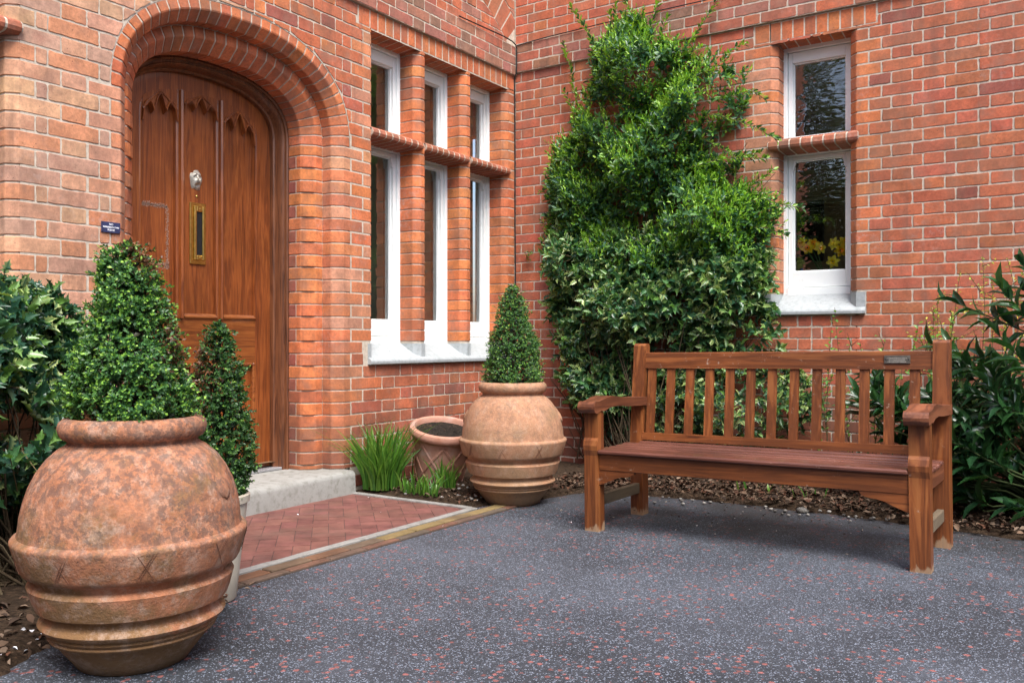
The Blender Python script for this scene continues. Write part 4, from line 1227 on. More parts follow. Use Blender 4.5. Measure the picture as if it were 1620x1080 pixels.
# ---- climber on the garden wall
def climber():
    rng = np.random.default_rng(21)
    t = thing('wall_climber', 'tall bright green climbing shrub trained up the brick wall left of the single window', 'climber', (1.2, -.12, .03))
    off = np.array([1.2, -.12, .03])
    poly = [(1.02, 3.26), (1.16, 3.16), (1.30, 3.02), (1.5, 2.88), (1.72, 2.82), (1.92, 2.70), (1.80, 2.60), (1.88, 2.46), (1.72, 2.36), (1.56, 2.30), (1.58, 2.16), (1.84, 2.10), (1.70, 1.98), (1.92, 1.90), (2.10, 1.80), (2.06, 1.60), (2.02, 1.32), (1.12, 1.25), (.44, 1.35), (.36, 1.67), (.42, 1.9), (.40, 2.10), (.44, 2.36), (.62, 2.42), (.66, 2.68), (.80, 2.88), (.80, 3.04), (.94, 3.12)]
    q = rng.uniform([.3, 1.2], [2.2, 3.4], (20000, 2)); q = q[inpoly(q, poly)]
    # gaps where the brick shows through
    keep = np.array([mnoise.noise(Vector((p[0]*3.6, p[1]*3.6, 3.3))) for p in q])
    dd = pdist(q, poly)
    dens = np.clip(.78+keep*1.5, .12, 1)*np.where(q[:, 1] > 2.2, .80, 1)
    sel = rng.uniform(0, 1, len(q)) < dens
    q, dd = q[sel][:2900], dd[sel][:2900]
    lump = np.array([mnoise.noise(Vector((p[0]*2.6+9, p[1]*2.6, 0))) for p in q])
    depth = np.clip(dd*1.3, .04, .30)*(.75+lump*1.6)+.03
    yy = -depth*rng.uniform(.35, 1.0, len(q))
    base = np.stack([q[:, 0], yy, q[:, 1]], 1)
    dirn = np.stack([(q[:, 0]-1.2)*.7, -np.full(len(q), .75), np.full(len(q), .55)], 1)+rng.normal(0, .42, (len(q), 3))
    ln = rng.uniform(.05, .14, len(q))
    P, D, N, f, s = shoots(base, dirn, ln, 8, 1.15, .060, rng)
    n = len(P); yb = P[:, 1]
    sb = np.array([mnoise.noise(Vector((b[0]*5, b[2]*5, 2.2))) for b in base]); sb = np.tile(sb, 8)
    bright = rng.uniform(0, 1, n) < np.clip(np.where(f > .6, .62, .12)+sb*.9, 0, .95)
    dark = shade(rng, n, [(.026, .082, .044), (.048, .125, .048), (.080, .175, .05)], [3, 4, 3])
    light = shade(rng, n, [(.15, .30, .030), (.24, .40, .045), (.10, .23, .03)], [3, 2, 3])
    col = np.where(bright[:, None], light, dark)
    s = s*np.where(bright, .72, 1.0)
    P = np.minimum(P, [9, -.012, 9])
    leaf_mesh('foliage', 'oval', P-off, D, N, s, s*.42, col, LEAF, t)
    # fresh upright shoots standing out of the mass
    ii = rng.choice(len(base), 2100, replace=False)
    b2_ = base[ii]+np.array([0, -.03, .02]); d2 = np.stack([rng.normal(0, .45, 2100)+(b2_[:, 0]-1.2)*.5, -np.full(2100, .35), np.full(2100, .8)], 1)
    P, D, N, f, s = shoots(b2_, d2, rng.uniform(.05, .15, 2100), 8, .75, .036, rng)
    leaf_mesh('new_growth', 'oval', P-off, D, N, s, s*.34, shade(rng, len(P), [(.17, .33, .032), (.26, .42, .05), (.10, .24, .03)], [3, 2, 2]), LEAF, t)
    # upright wispy shoots and side sprays
    sprays = [[(.82, -.08, 3.0), (.70, -.09, 3.22), (.55, -.08, 3.46)], [(1.02, -.09, 3.0), (1.03, -.08, 3.3), (.98, -.07, 3.50)], [(1.38, -.1, 2.85), (1.55, -.09, 3.05), (1.72, -.08, 3.28)], [(.62, -.06, 2.6), (.56, -.07, 2.9), (.48, -.06, 3.20)], [(.68, -.06, 2.4), (.48, -.06, 2.85)],
              [(1.50, -.12, 2.52), (1.80, -.15, 2.42), (1.98, -.16, 2.33), (2.14, -.17, 2.22)], [(1.62, -.12, 2.30), (1.85, -.14, 2.16), (2.02, -.14, 2.17)], [(1.5, -.13, 2.12), (1.78, -.15, 2.16), (2.06, -.15, 2.12)],
              [(1.85, -.14, 1.84), (2.04, -.18, 1.86), (2.18, -.19, 1.80), (2.30, -.2, 1.77)], [(1.4, -.12, 2.7), (1.65, -.15, 2.76), (1.85, -.15, 2.66)], [(1.45, -.1, 2.9), (1.60, -.1, 2.96)], [(1.18, -.08, 3.1), (1.28, -.07, 3.4)], [(1.92, -.1, 1.95), (2.10, -.13, 2.05)], [(.48, -.05, 1.9), (.38, -.06, 2.06)], [(.42, -.05, 1.5), (.28, -.06, 1.68)], [(1.1, -.1, 2.9), (1.16, -.12, 3.3)], [(.78, -.08, 2.8), (.74, -.09, 3.05), (.72, -.08, 3.2)], [(1.25, -.1, 2.95), (1.34, -.1, 3.22)], [(1.6, -.1, 2.7), (1.82, -.14, 2.88), (1.93, -.14, 2.9)], [(1.7, -.12, 2.55), (1.95, -.16, 2.58), (2.05, -.15, 2.50)], [(1.85, -.12, 1.7), (2.08, -.2, 1.66), (2.2, -.2, 1.60)], [(.5, -.08, 2.2), (.40, -.1, 2.42)], [(.45, -.08, 1.7), (.30, -.1, 1.86)], [(.95, -.1, 3.1), (.93, -.1, 3.46)], [(.9, -.1, 2.95), (.9, -.1, 3.34)]]
    Ps, Ds, Ns, Ss, Cs = [], [], [], [], []; paths = []
    for sp in sprays:
        pts = [Vector(p) for p in sp]; dens = []
        for a, b in zip(pts, pts[1:]):
            k = max(2, int((b-a).length/.014))
            for i in range(k): dens.append((a.lerp(b, i/k), (b-a).normalized()))
        paths.append(([p-Vector(off) for p in pts], .0022, (.14, .10, .05)))
        for i, (p, d) in enumerate(dens):
            for _ in range(2):
                v = Vector(rng.normal(0, 1, 3)); v = (v-v.dot(d)*d).normalized()
                Ps.append(p+v*.004); Ds.append(v*.8+d*.8); Ns.append(d*.6-v*.3+Vector((0, 0, .5))); Ss.append(rng.uniform(.024, .050)); Cs.append((.17, .31, .035) if rng.uniform() < .6 else (.035, .10, .035))
    Ss = np.array(Ss); leaf_mesh('spray', 'oval', np.array(Ps)-off, np.array(Ds), np.array(Ns), Ss, Ss*.45, np.array(Cs)*rng.uniform(.8, 1.2, (len(Cs), 1)), LEAF, t)
    # stems
    for k in range(46):
        x = .95+rng.normal(0, .12); z = .05; y = -.05-rng.uniform(0, .05); pts = [(x, y, z)]
        a = rng.normal(0, .34)
        for _ in range(9):
            a += rng.normal(0, .12); x += math.sin(a)*.28; z += math.cos(a)*.28; y = -.03-rng.uniform(0, .08); pts.append((x, y, z))
            if z > 2.9 or x > 1.9 or x < .55 or (not inpoly(np.array([[x, z]]), poly)[0] and z > 1.3): break
        paths.append(([Vector(p)-Vector(off) for p in pts], list(np.linspace(.008, .002, len(pts))), (.10, .065, .04)))
    for i in range(0, len(base), 6):
        b0 = base[i]; paths.append(([Vector(b0-dirn[i]*.06-off), Vector(b0+unit(dirn[i])*ln[i]-off)], .0016, (.12, .08, .045)))
    stems_mesh('stem', paths, t)
climber()

# ---- variegated holly-like shrubs
def holly(name, label, base3, poly, plane, nshoot, seed, L0, creamy, up=.25, ydepth=(.05, .35), per=6, greens=None, stemn=40, rootx=None):
    """plane: function (u, w, depth) -> world point; poly in (u, w)"""
    rng = np.random.default_rng(seed)
    t = thing(name, label, 'shrub', base3); off = np.array(base3)
    lo_, hi_ = np.min(poly, 0), np.max(poly, 0)
    q = rng.uniform(lo_, hi_, (nshoot*4, 2)); q = q[inpoly(q, poly)]
    keep = np.array([mnoise.noise(Vector((p[0]*4.5+seed, p[1]*4.5, 1.3))) for p in q])
    q = q[rng.uniform(0, 1, len(q)) < np.clip(.74+keep*1.4, .12, 1)][:nshoot]
    dd = pdist(q, poly)
    lump = np.array([mnoise.noise(Vector((p[0]*3+seed, p[1]*3, 7))) for p in q])
    dep = ydepth[0]+np.clip(dd*1.5, 0, ydepth[1]-ydepth[0])*(.8+lump*.9)*rng.uniform(.15, 1, len(q))**.6
    base = np.array([plane(a, b, d) for (a, b), d in zip(q, dep)])
    outv = np.array(plane(0, 0, 1.0))-np.array(plane(0, 0, 0)); uv = np.array(plane(1, 0, 0))-np.array(plane(0, 0, 0))
    cu = (lo_[0]+hi_[0])/2
    dirn = outv[None]*.85+uv[None]*((q[:, 0]-cu)*.7)[:, None]+np.array([0, 0, up])+rng.normal(0, .45, (len(q), 3))
    ln = rng.uniform(.05, .13, len(q))
    P, D, N, f, s = shoots(base, dirn, ln, per, 1.2, L0, rng)
    n = len(P)
    g = greens or [(.020, .058, .030), (.035, .090, .035), (.050, .12, .04)]
    col = shade(rng, n, g, [4, 4, 2])
    tip = (f > .7) & (rng.uniform(0, 1, n) < .5)
    col[tip] = shade(rng, int(tip.sum()), [(.12, .22, .06), (.09, .19, .04)], [1, 1])
    rim = np.zeros((n, 4)); rim[:, :3] = (.46, .52, .20); has = rng.uniform(0, 1, n) < creamy
    rim[:, 3] = np.where(has, rng.uniform(.3, .85, n), 0)
    leaf_mesh('foliage', 'holly', P-off, D, N, s, s*.46, col, HOLLY, t, rim, curl=rng.uniform(.6, 1.6, n))
    paths = []
    for i in range(0, len(base), 3):
        paths.append(([Vector(base[i]-unit(dirn[i])*.10-off), Vector(base[i]-off), Vector(base[i]+unit(dirn[i])*ln[i]-off)], .0018, (.16, .12, .06)))
    for k in range(stemn):
        i = rng.integers(len(base)); e = base[i]
        x0 = np.array(base3)+np.array([rng.normal(0, .1), rng.normal(0, .04), 0])
        m1 = x0+(e-x0)*.5+np.array([rng.normal(0, .06), rng.normal(0, .04), -.12*rng.uniform()])
        m2 = x0+(e-x0)*.8+np.array([rng.normal(0, .04), rng.normal(0, .03), 0])
        paths.append(([Vector(v-off) for v in (x0, m1, m2, e)], [.006, .004, .0028, .0018], (.13, .10, .06) if k % 3 == 0 else (.07, .05, .03)))
    stems_mesh('stem', paths, t)
    return t
wp = lambda a, b, d: (a, -d, b)
holly('holly_bush', 'spiny variegated holly bush with cream edged leaves behind the left end of the bench', (1.15, -.22, .03),
      np.array([(.42, 1.60), (.50, 1.78), (1.1, 1.72), (1.6, 1.62), (2.02, 1.52), (2.04, 1.36), (2.02, 1.20), (2.14, 1.00), (2.12, .86), (1.90, .84), (1.70, .70), (1.2, .66), (1.12, .30), (.85, .30), (.64, .48), (.52, .72), (.47, 1.02), (.40, 1.34)]),
      wp, 1750, 31, .072, .30, .22, (.06, .38), 6, [(.024, .078, .038), (.045, .12, .048), (.070, .165, .055)], 60)
holly('low_holly_shrub', 'dark low holly growth seen between the bench slats on the left', (1.5, -.3, .03),
      np.array([(1.20, .66), (1.5, .78), (1.9, .74), (2.2, .80), (2.42, .45), (2.1, .22), (1.5, .16), (1.2, .2)]), wp, 520, 33, .056, .35, .3, (.08, .34), 6, None, 20)
# big holly at far left, in front of the door wall
holly('osmanthus_bush', 'large glossy dark green spiny bush left of the door behind the front jar', (.40, -4.10, .03),
      np.array([(-5.2, 1.18), (-4.2, 1.20), (-3.98, 1.15), (-3.80, 1.10), (-3.70, .98), (-3.66, .72), (-3.64, .4), (-3.7, .12), (-5.2, .08)]),
      lambda a, b, d: (.02+d, a, b), 1500, 41, .080, .14, .30, (.10, .66), 6, [(.018, .060, .036), (.030, .085, .045), (.045, .12, .045)], 80)

# ---- laurel on the right
def laurel():
    rng = np.random.default_rng(55)
    t = thing('laurel_bush', 'dark laurel shrub with long glossy leaves right of the bench', 'shrub', (3.75, -.75, .03)); off = np.array([3.75, -.75, .03])
    base, dirn, ln = [], [], []; paths = []
    root = Vector((3.75, -.75, .03))
    tips = []
    for k in range(34): tips.append((rng.uniform(2.72, 3.25), rng.uniform(-.75, -.25), rng.uniform(.16, .80), .20))
    for k in range(190):
        x = rng.uniform(3.12, 4.4); y = rng.uniform(-1.15, -.25); z = rng.uniform(.12, .90)
        if z > .7 and x < 3.3: continue
        tips.append((x, y, z, rng.uniform(.14, .26)))
    tips += [(3.36, -1.10, 1.07, .40), (3.50, -1.12, 1.12, .30), (3.62, -1.05, 1.20, .32), (3.62, -1.0, 1.10, .3), (3.72, -1.1, 1.82, .26), (3.62, -1.1, 1.02, .28), (3.24, -1.05, .84, .26), (3.22, -1.15, .62, .24), (3.30, -1.2, .44, .22), (3.45, -1.15, .66, .28), (3.5, -1.2, .90, .3)]
    for k, (x, y, z, l) in enumerate(tips):
        e = Vector((x, y, z)); d = (e-root-Vector((0, 0, .35))) if e.x > 3.3 else Vector((-.4, -.5, .5))
        d = Vector((d.x, d.y*.8, max(.12, d.z))).normalized()+Vector(rng.normal(0, .22, 3))
        if (x, y, z, l) in tips[-11:-10]: d = Vector((-.85, -.1, .42))
        elif k >= len(tips)-11: d = Vector((-.55, -.25, .55))+Vector(rng.normal(0, .12, 3))
        d.normalize(); b = e-d*l*.6
        base.append(b); dirn.append(d); ln.append(l)
        paths.append(([root-Vector(off), (root.lerp(b, .55)+Vector((0, 0, .06)))-Vector(off), b-Vector(off), (b+d*l)-Vector(off)], [.009, .006, .004, .002], (.05, .07, .025)))
    base, dirn, ln = np.array(base), np.array(dirn), np.array(ln)
    P, D, N, f, s = shoots(base, dirn, ln, 13, .95, .155, rng)
    n = len(P)
    col = shade(rng, n, [(.014, .045, .018), (.022, .068, .020), (.035, .095, .024)], [5, 4, 1.5])
    N = N*.5+np.array([-.1, -.3, .5])
    leaf_mesh('foliage', 'long', P-off, D, N, s, s*.27, col, LAUREL, t, curl=rng.uniform(.6, 1.4, n))
    stems_mesh('stem', paths, t)
laurel()

# ---- slim twiggy shrubs with sparse young leaves
def twiggy(name, label, root, sprays, seed, leafc, L=(.012, .026), dens=.016):
    rng = np.random.default_rng(seed)
    t = thing(name, label, 'plant', root); off = Vector(root)
    Ps, Ds, Ns, Ss, Cs = [], [], [], [], []; paths = []
    for sp in sprays:
        pts = [Vector(p) for p in sp]
        paths.append(([p-off for p in pts], list(np.linspace(.003, .0012, len(pts))), (.11, .075, .04)))
        tot = 0; L_ = sum((b-a).length for a, b in zip(pts, pts[1:]))
        for a, b in zip(pts, pts[1:]):
            d = (b-a).normalized(); k = max(2, int((b-a).length/dens))
            for i in range(k):
                tot += (b-a).length/k
                if tot < L_*.35: continue
                p = a.lerp(b, i/k)+Vector(rng.normal(0, .006, 3))
                v = Vector(rng.normal(0, 1, 3)); v = (v-v.dot(d)*d).normalized()
                Ps.append(p-off); Ds.append(v+d*.6); Ns.append(Vector((0, -.4, .8))+v*.3); Ss.append(rng.uniform(*L)); Cs.append(leafc[rng.integers(len(leafc))])
    Ss = np.array(Ss)
    leaf_mesh('foliage', 'oval', np.array(Ps), np.array(Ds), np.array(Ns), Ss, Ss*.55, np.array(Cs)*rng.uniform(.75, 1.2, (len(Cs), 1)), LEAF, t)
    stems_mesh('stem', paths, t)
def rsprays(seed, root, targets, sub=3, spread=.07):
    rng = np.random.default_rng(seed); out = []
    for T in targets:
        e = Vector(T); r = Vector((e.x+rng.normal(0, .03), e.y+.02, root[2])); m1 = r.lerp(e, .45)+Vector(rng.normal(0, .04, 3)); m2 = r.lerp(e, .75)+Vector(rng.normal(0, .025, 3))
        out.append([r, m1, m2, e])
        for _ in range(sub):
            b = m1.lerp(e, rng.uniform(.2, .95)); out.append([b, b+Vector((rng.normal(0, spread), rng.normal(0, .03), abs(rng.normal(0, spread))))])
    return out
twiggy('yellow_shrub', 'sparse twiggy shrub with tiny yellow green leaves above the laurel', (3.30, -.12, .03),
       rsprays(3, (3.30, -.12, .03), [(3.06, -.15, 1.20), (3.18, -.15, 1.34), (3.30, -.2, 1.42), (3.42, -.2, 1.40), (3.42, -.2, 1.20), (3.0, -.2, 1.08), (3.14, -.2, 1.10), (3.35, -.2, 1.28)], 7, .09), 61, [(.34, .32, .03), (.22, .26, .035), (.13, .20, .03)], (.010, .024), .013)
twiggy('green_seedling', 'slender seedling with fresh green leaves just behind the right bench post', (3.10, -.25, .03),
       rsprays(4, (3.10, -.25, .03), [(2.98, -.3, 1.04), (3.06, -.3, 1.12), (3.16, -.3, 1.05), (3.02, -.3, .92), (3.18, -.3, .96)], 3, .05), 62, [(.12, .26, .03), (.08, .20, .03)], (.02, .04), .02)
twiggy('wall_seedling', 'thin leafy sprig growing up below the stone sill of the single window', (2.52, -.2, .03),
       rsprays(5, (2.52, -.2, .03), [(2.49, -.2, 1.14), (2.47, -.2, 1.02), (2.60, -.25, .95), (2.66, -.3, .93), (2.80, -.3, .95), (2.9, -.3, .90), (2.45, -.3, .7), (2.55, -.3, .6), (2.7, -.3, .75), (2.4, -.3, .5), (2.75, -.3, .55), (2.85, -.3, .68)], 3, .05), 63, [(.10, .22, .03), (.06, .16, .03)], (.018, .036), .03)
twiggy('corner_sprig', 'tiny weed sprouting from the mortar close to the wall corner', (.12, -.01, 1.58),
       [[(.12, -.01, 1.58), (.16, -.05, 1.61), (.2, -.07, 1.63)], [(.12, -.01, 1.58), (.13, -.05, 1.63)], [(.12, -.01, 1.58), (.17, -.04, 1.56)]], 64, [(.05, .13, .03), (.10, .20, .03)], (.018, .03), .008)

# ---- clipped box cones
def topiary(name, label, loc, prof, n, seed, lean=(0, 0), brown=None, L0=.018, bright=.3, tint=1.0, loose=0.0):
    """prof: list (height, radius)"""
    rng = np.random.default_rng(seed)
    t = thing(name, label, 'topiary', loc)
    hs = np.array([p[0] for p in prof]); rs = np.array([p[1] for p in prof])
    # sample heights by lateral area
    u = np.linspace(hs[0], hs[-1], 200); w = np.interp(u, hs, rs)+.012; cdf = np.cumsum(w)/w.sum()
    h = np.interp(rng.uniform(0, 1, n), cdf, u); th = rng.uniform(0, 2*PI, n)
    R = np.interp(h, hs, rs)
    ln = np.array([mnoise.noise(Vector((math.cos(a)*2.2+seed, math.sin(a)*2.2, b*9))) for a, b in zip(th, h)])
    ln2 = np.array([mnoise.noise(Vector((math.cos(a)*6+seed, math.sin(a)*6, b*26))) for a, b in zip(th, h)])
    rr = R*(1+ln*.30)+ln2*.018 - np.abs(rng.normal(0, .014, n)) + (rng.uniform(0, 1, n) < .05)*rng.uniform(0, .022, n)
    out = np.stack([np.cos(th), np.sin(th), np.full(n, .35)], 1)
    lx = lean[0]*(h-hs[0]); lyy = lean[1]*(h-hs[0])
    if loose:
        kk = (ln2*.6+ln*.5+rng.normal(0, .12, n)) > -loose; h, th, rr, out, lx, lyy = h[kk], th[kk], rr[kk], out[kk], lx[kk], lyy[kk]; n = len(h)
        rr = rr+(rng.uniform(0, 1, n) < .06)*rng.uniform(.01, .035, n)
    base = np.stack([np.cos(th)*rr+lx, np.sin(th)*rr+lyy, h], 1)
    d = out+rng.normal(0, .45, (n, 3))
    P, D, N, f, s = shoots(base, d, np.full(n, .022), 6, 1.05, L0, rng)
    m = len(P)
    col = shade(rng, m, [(.022, .065, .022), (.040, .105, .028), (.065, .15, .030)], [4, 4, 2])*tint
    br = (f > .6) & (rng.uniform(0, 1, m) < bright); col[br] = shade(rng, int(br.sum()), [(.13, .25, .035), (.19, .31, .05)], [2, 1])*tint
    if brown is not None:
        for (cx, cy, cz, rad, pr) in brown:
            k = (np.linalg.norm(P-np.array([cx, cy, cz]), axis=1) < rad*(1+rng.normal(0, .25, m))) & (rng.uniform(0, 1, m) < pr)
            col[k] = shade(rng, int(k.sum()), [(.13, .055, .025), (.20, .09, .04), (.07, .035, .02)], [2, 1, 2])
    leaf_mesh('foliage', 'tiny', P, D, N, s, s*.62, col, BOXL, t)
    c = MB(); k = 18; pr = [(max(.006, r*.72), hh) for hh, r in prof]
    pr = [(.003, prof[0][0])]+pr+[(.002, prof[-1][0]-.01)]
    vs = []
    stems = []
    for i in range(140):
        hh = rng.uniform(hs[0], hs[-1]-.05); a = rng.uniform(0, 2*PI); R_ = np.interp(hh, hs, rs)*.95
        z0 = max(hs[0]-.02, hh-.10)
        stems.append(([(lean[0]*(z0-hs[0]), lean[1]*(z0-hs[0]), z0), (math.cos(a)*R_+lean[0]*(hh-hs[0]), math.sin(a)*R_+lean[1]*(hh-hs[0]), hh)], .0017, (.13, .10, .06)))
    stems.append(([(0, 0, -.02), (lean[0]*.3, lean[1]*.3, hs[-1]*.9)], [.012, .004], (.10, .075, .05)))
    # inner leaves for a dark, solid heart
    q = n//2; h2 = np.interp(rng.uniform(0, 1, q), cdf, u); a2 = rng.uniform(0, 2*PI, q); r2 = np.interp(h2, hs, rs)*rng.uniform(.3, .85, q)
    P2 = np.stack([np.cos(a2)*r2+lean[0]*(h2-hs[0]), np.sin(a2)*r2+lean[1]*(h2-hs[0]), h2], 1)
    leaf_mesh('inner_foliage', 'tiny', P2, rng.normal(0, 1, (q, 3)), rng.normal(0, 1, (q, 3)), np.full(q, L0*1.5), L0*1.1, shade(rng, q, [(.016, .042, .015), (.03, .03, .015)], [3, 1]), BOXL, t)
    stems_mesh('stem', stems, t)
    return t

# ------------------------------------------------------------------ pots
def jar(name, label, loc, prof, seed, marks_z, lumps, rz=0, TERRA=TERRA):
    t = thing(name, label, 'jar', loc, rz=rz)
    # refine profile smoothly
    m = MB(); m.lathe(prof, 120, wob=.012, seed=seed)
    s = MB(); rin = prof[-1][0]; zt = [p for p in prof if p[0] <= rin+.001][-1][1]
    n = 28; vs = [(0, 0, prof[-1][1]+.04)]
    for k in range(1, 5):
        for j in range(n):
            a = 2*PI*j/n; r = rin*1.05*k/4; vs.append((r*math.cos(a), r*math.sin(a), prof[-1][1]+.03+.008*mnoise.noise(Vector((r*30*math.cos(a), r*30*math.sin(a), seed)))))
    s.add(vs, [(0, 1+j, 1+(j+1) % n) for j in range(n)]+[(1+k*n+j, 1+k*n+(j+1) % n, 1+(k+1)*n+(j+1) % n, 1+(k+1)*n+j) for k in range(3) for j in range(n)])
    s.build('soil', POTSOIL, t, smooth=True)
    # incised crosses on the upper band
    x = m; z, r0, r1, z0_, z1_ = marks_z
    for k in range(9):
        a = 2*PI*k/9+.2
        for sgn in (1, -1):
            for off in ((0, .022) if sgn > 0 else (.008,)):
                pts = []
                for i in range(7):
                    f = i/6; aa = a+sgn*(f-.5)*.13+off; zz = z0_+(z1_-z0_)*f; rr = r0+(r1-r0)*f+.0012*0
                    pts.append((math.cos(aa)*rr, math.sin(aa)*rr, zz))
                x.tube(pts, .0010, 4, (.10, .05, .03), 1)
    m.build('body', [TERRA, m_groove], t, smooth=True, auto=45)
    for (a, z, r) in lumps:
        l = MB(); NU, NV = 16, 10; vs = []
        for i in range(NV+1):
            for j in range(NU):
                ph = PI*i/NV; th = 2*PI*j/NU; k = 1+.22*mnoise.noise(Vector((math.cos(th)*2, math.sin(th)*2, ph*3+a)))
                p = Vector((.016*k*math.sin(ph)*math.cos(th), .034*k*math.sin(ph)*math.sin(th), .044*k*math.cos(ph)))
                rot = Matrix.Rotation(a, 3, 'Z'); q = rot @ (Matrix.Rotation(-.5, 3, 'Y') @ p)
                vs.append((q.x+math.cos(a)*r, q.y+math.sin(a)*r, q.z+z))
        l.add(vs, [(i*NU+j, i*NU+(j+1) % NU, (i+1)*NU+(j+1) % NU, (i+1)*NU+j) for i in range(NV) for j in range(NU)])
        l.build('mask', TERRA, t, smooth=True)
    return t
m_groove = m_plain('incised_groove', (.14, .06, .035), .9)
JP = [(0.001, 0), (.158, 0), (.166, .004), (.182, .025), (.208, .055), (.232, .084), (.243, .088), (.247, .094), (.243, .100), (.249, .103), (.254, .109), (.250, .115), (.257, .118),
      (.270, .126), (.275, .134), (.271, .142), (.258, .150), (.253, .160), (.255, .168), (.266, .174), (.281, .178), (.290, .200), (.300, .232), (.303, .240), (.298, .247), (.286, .254), (.290, .266), (.300, .274),
      (.316, .279), (.324, .292), (.336, .330), (.346, .360), (.347, .367), (.342, .373), (.329, .379), (.326, .392), (.322, .43), (.314, .465), (.300, .505), (.278, .545), (.250, .580), (.220, .605), (.198, .617), (.190, .624),
      (.193, .632), (.206, .637), (.215, .648), (.219, .664), (.215, .680), (.203, .691), (.190, .694), (.176, .690), (.166, .680), (.162, .66), (.165, .635), (.150, .600)]
J1 = [(r*.925, z*1.025) for r, z in JP]
jar('terracotta_jar', 'largest ribbed terracotta jar at the left front, shoulder blotched with dark lichen', (1.445, -4.274, 0.0), J1, 1.0, (0, .303, .3185, .300, .368), [(.42, .515, .270), (.42+PI, .515, .270)])
J2 = [(r*.900, z*1.005) for r, z in JP]
jar('terracotta_jar', 'ribbed terracotta jar by the bench, standing against the wall corner', (1.020, -1.590, .0), J2, 6.0, (0, .294, .310, .294, .360), [(PI+.55, .505, .262), (.50, .505, .262)], 0, TERRA2)
# box cones in the jars
topiary('box_topiary', 'tall uneven box cone with a browned tip growing in the front jar', (1.445, -4.274, .665),
        [(.0, .125), (.05, .145), (.13, .148), (.22, .132), (.32, .098), (.40, .078), (.47, .064), (.52, .046), (.55, .012)], 4300, 71, (-.03, -.02), [(.04, .02, .52, .06, .75), (.12, .10, .26, .09, .6), (.0, -.13, .04, .03, .7)], .016, .46, 1.35, .22)
topiary('box_topiary', 'neat dark green box cone growing in the jar beside the bench', (1.020, -1.590, .65),
        [(.0, .128), (.06, .144), (.16, .136), (.28, .112), (.40, .082), (.50, .056), (.57, .032), (.60, .008)], 3400, 72, (.0, .0), None, .014, .34, 1.2, .34)
# white pot with third cone, behind the front jar
def white_pot():
    t = thing('white_pot', 'tapered off white pot mostly hidden behind the large front jar', 'pot', (1.160, -3.775, .004))
    m = MB(); m.lathe([(.001, 0), (.078, 0), (.082, .006), (.092, .10), (.108, .24), (.120, .345), (.128, .350), (.130, .375), (.122, .380), (.112, .372), (.105, .33)], 64)
    m.build('body', m_plain('off_white_glaze', (.50, .45, .36), .45, .5, 0, .12, 8), t, smooth=True, auto=40)
    s = MB(); s.lathe([(.001, .345), (.111, .34)], 32); s.build('soil', POTSOIL, t)
white_pot()
topiary('box_topiary', 'narrow dark box bush with scorched leaves behind the front jar, before the door', (1.160, -3.775, .36),
        [(.0, .100), (.06, .120), (.16, .118), (.28, .100), (.38, .082), (.46, .070), (.54, .046), (.60, .022), (.63, .006)], 2500, 73, (.03, .02), [(-.06, -.10, .46, .13, .8), (.10, -.08, .02, .05, .4)], .017, .16, .95, .26)

# lattice pot, leaning
def lattice_pot():
    t = thing('lattice_pot', 'smaller pink terracotta pot with lattice pattern, leaning beside the corner jar', 'pot', (.300, -1.360, .020))
    ax = Vector((.79, .61, 0)); t.rotation_euler = (Matrix.Rotation(math.radians(13), 3, ax) @ Matrix.Rotation(math.radians(-5), 3, Vector((.55, -.84, 0))) @ Matrix.Rotation(.3, 3, 'Z')).to_euler()
    prof = [(r*1.04, z*1.16) for r, z in [(.001, 0), (.128, 0), (.138, .008), (.150, .07), (.166, .17), (.180, .255), (.186, .275), (.200, .282), (.210, .292), (.213, .310), (.208, .325), (.194, .332), (.180, .328), (.172, .315), (.168, .27)]]
    TP = m_pot
    m = MB(); m.lathe(prof, 72); m.build('body', TP, t, smooth=True, auto=40)
    s = MB(); n = 40; vs = [(0, 0, .371)]; rng = np.random.default_rng(4)
    for k in range(1, 8):
        for j in range(n):
            a = 2*PI*j/n; r = .178*k/7
            vs.append((r*math.cos(a), r*math.sin(a), -.0+.366-.012*(k/7)**2+(.012*mnoise.noise(Vector((r*45*math.cos(a), r*45*math.sin(a), 0))) if k < 7 else -.004)))
    s.add(vs, [(0, 1+j, 1+(j+1) % n) for j in range(n)]+[(1+k*n+j, 1+k*n+(j+1) % n, 1+(k+1)*n+(j+1) % n, 1+(k+1)*n+j) for k in range(6) for j in range(n)])
    s.build('soil', POTSOIL, t)
    g = MB()
    for k in range(8):
        for sgn in (1, -1):
            for dd in (-.022, .022):
                pts = []
                for i in range(17):
                    f = i/16; a = 2*PI*k/8+sgn*f*PI/2.6+dd; z = (.012+f*.250)*1.16; r = 1.04*float(np.interp(z/1.16, [.008, .07, .17, .255, .275], [.138, .150, .166, .180, .186]))+.001
                    pts.append((math.cos(a)*r, math.sin(a)*r, z))
                g.tube(pts, .0042, 5, cap=False)
    g.build('lattice', TP, t, smooth=True)
def m_potf():
    t = NT('pink_terracotta'); n = t.noise(8, detail=7, rough=.65)
    c = t.ramp(n, [(.3, (.38, .17, .11)), (.55, (.50, .27, .20)), (.75, (.56, .42, .37))])
    c = t.mix(t.ramp(t.noise(4, detail=6), [(.5, 0), (.7, .5)]), c, (.20, .13, .10))
    t.bump(t.noise(70, detail=5), .25, .004)
    return t.set(c, .85, .25)
m_pot = m_potf(); lattice_pot()

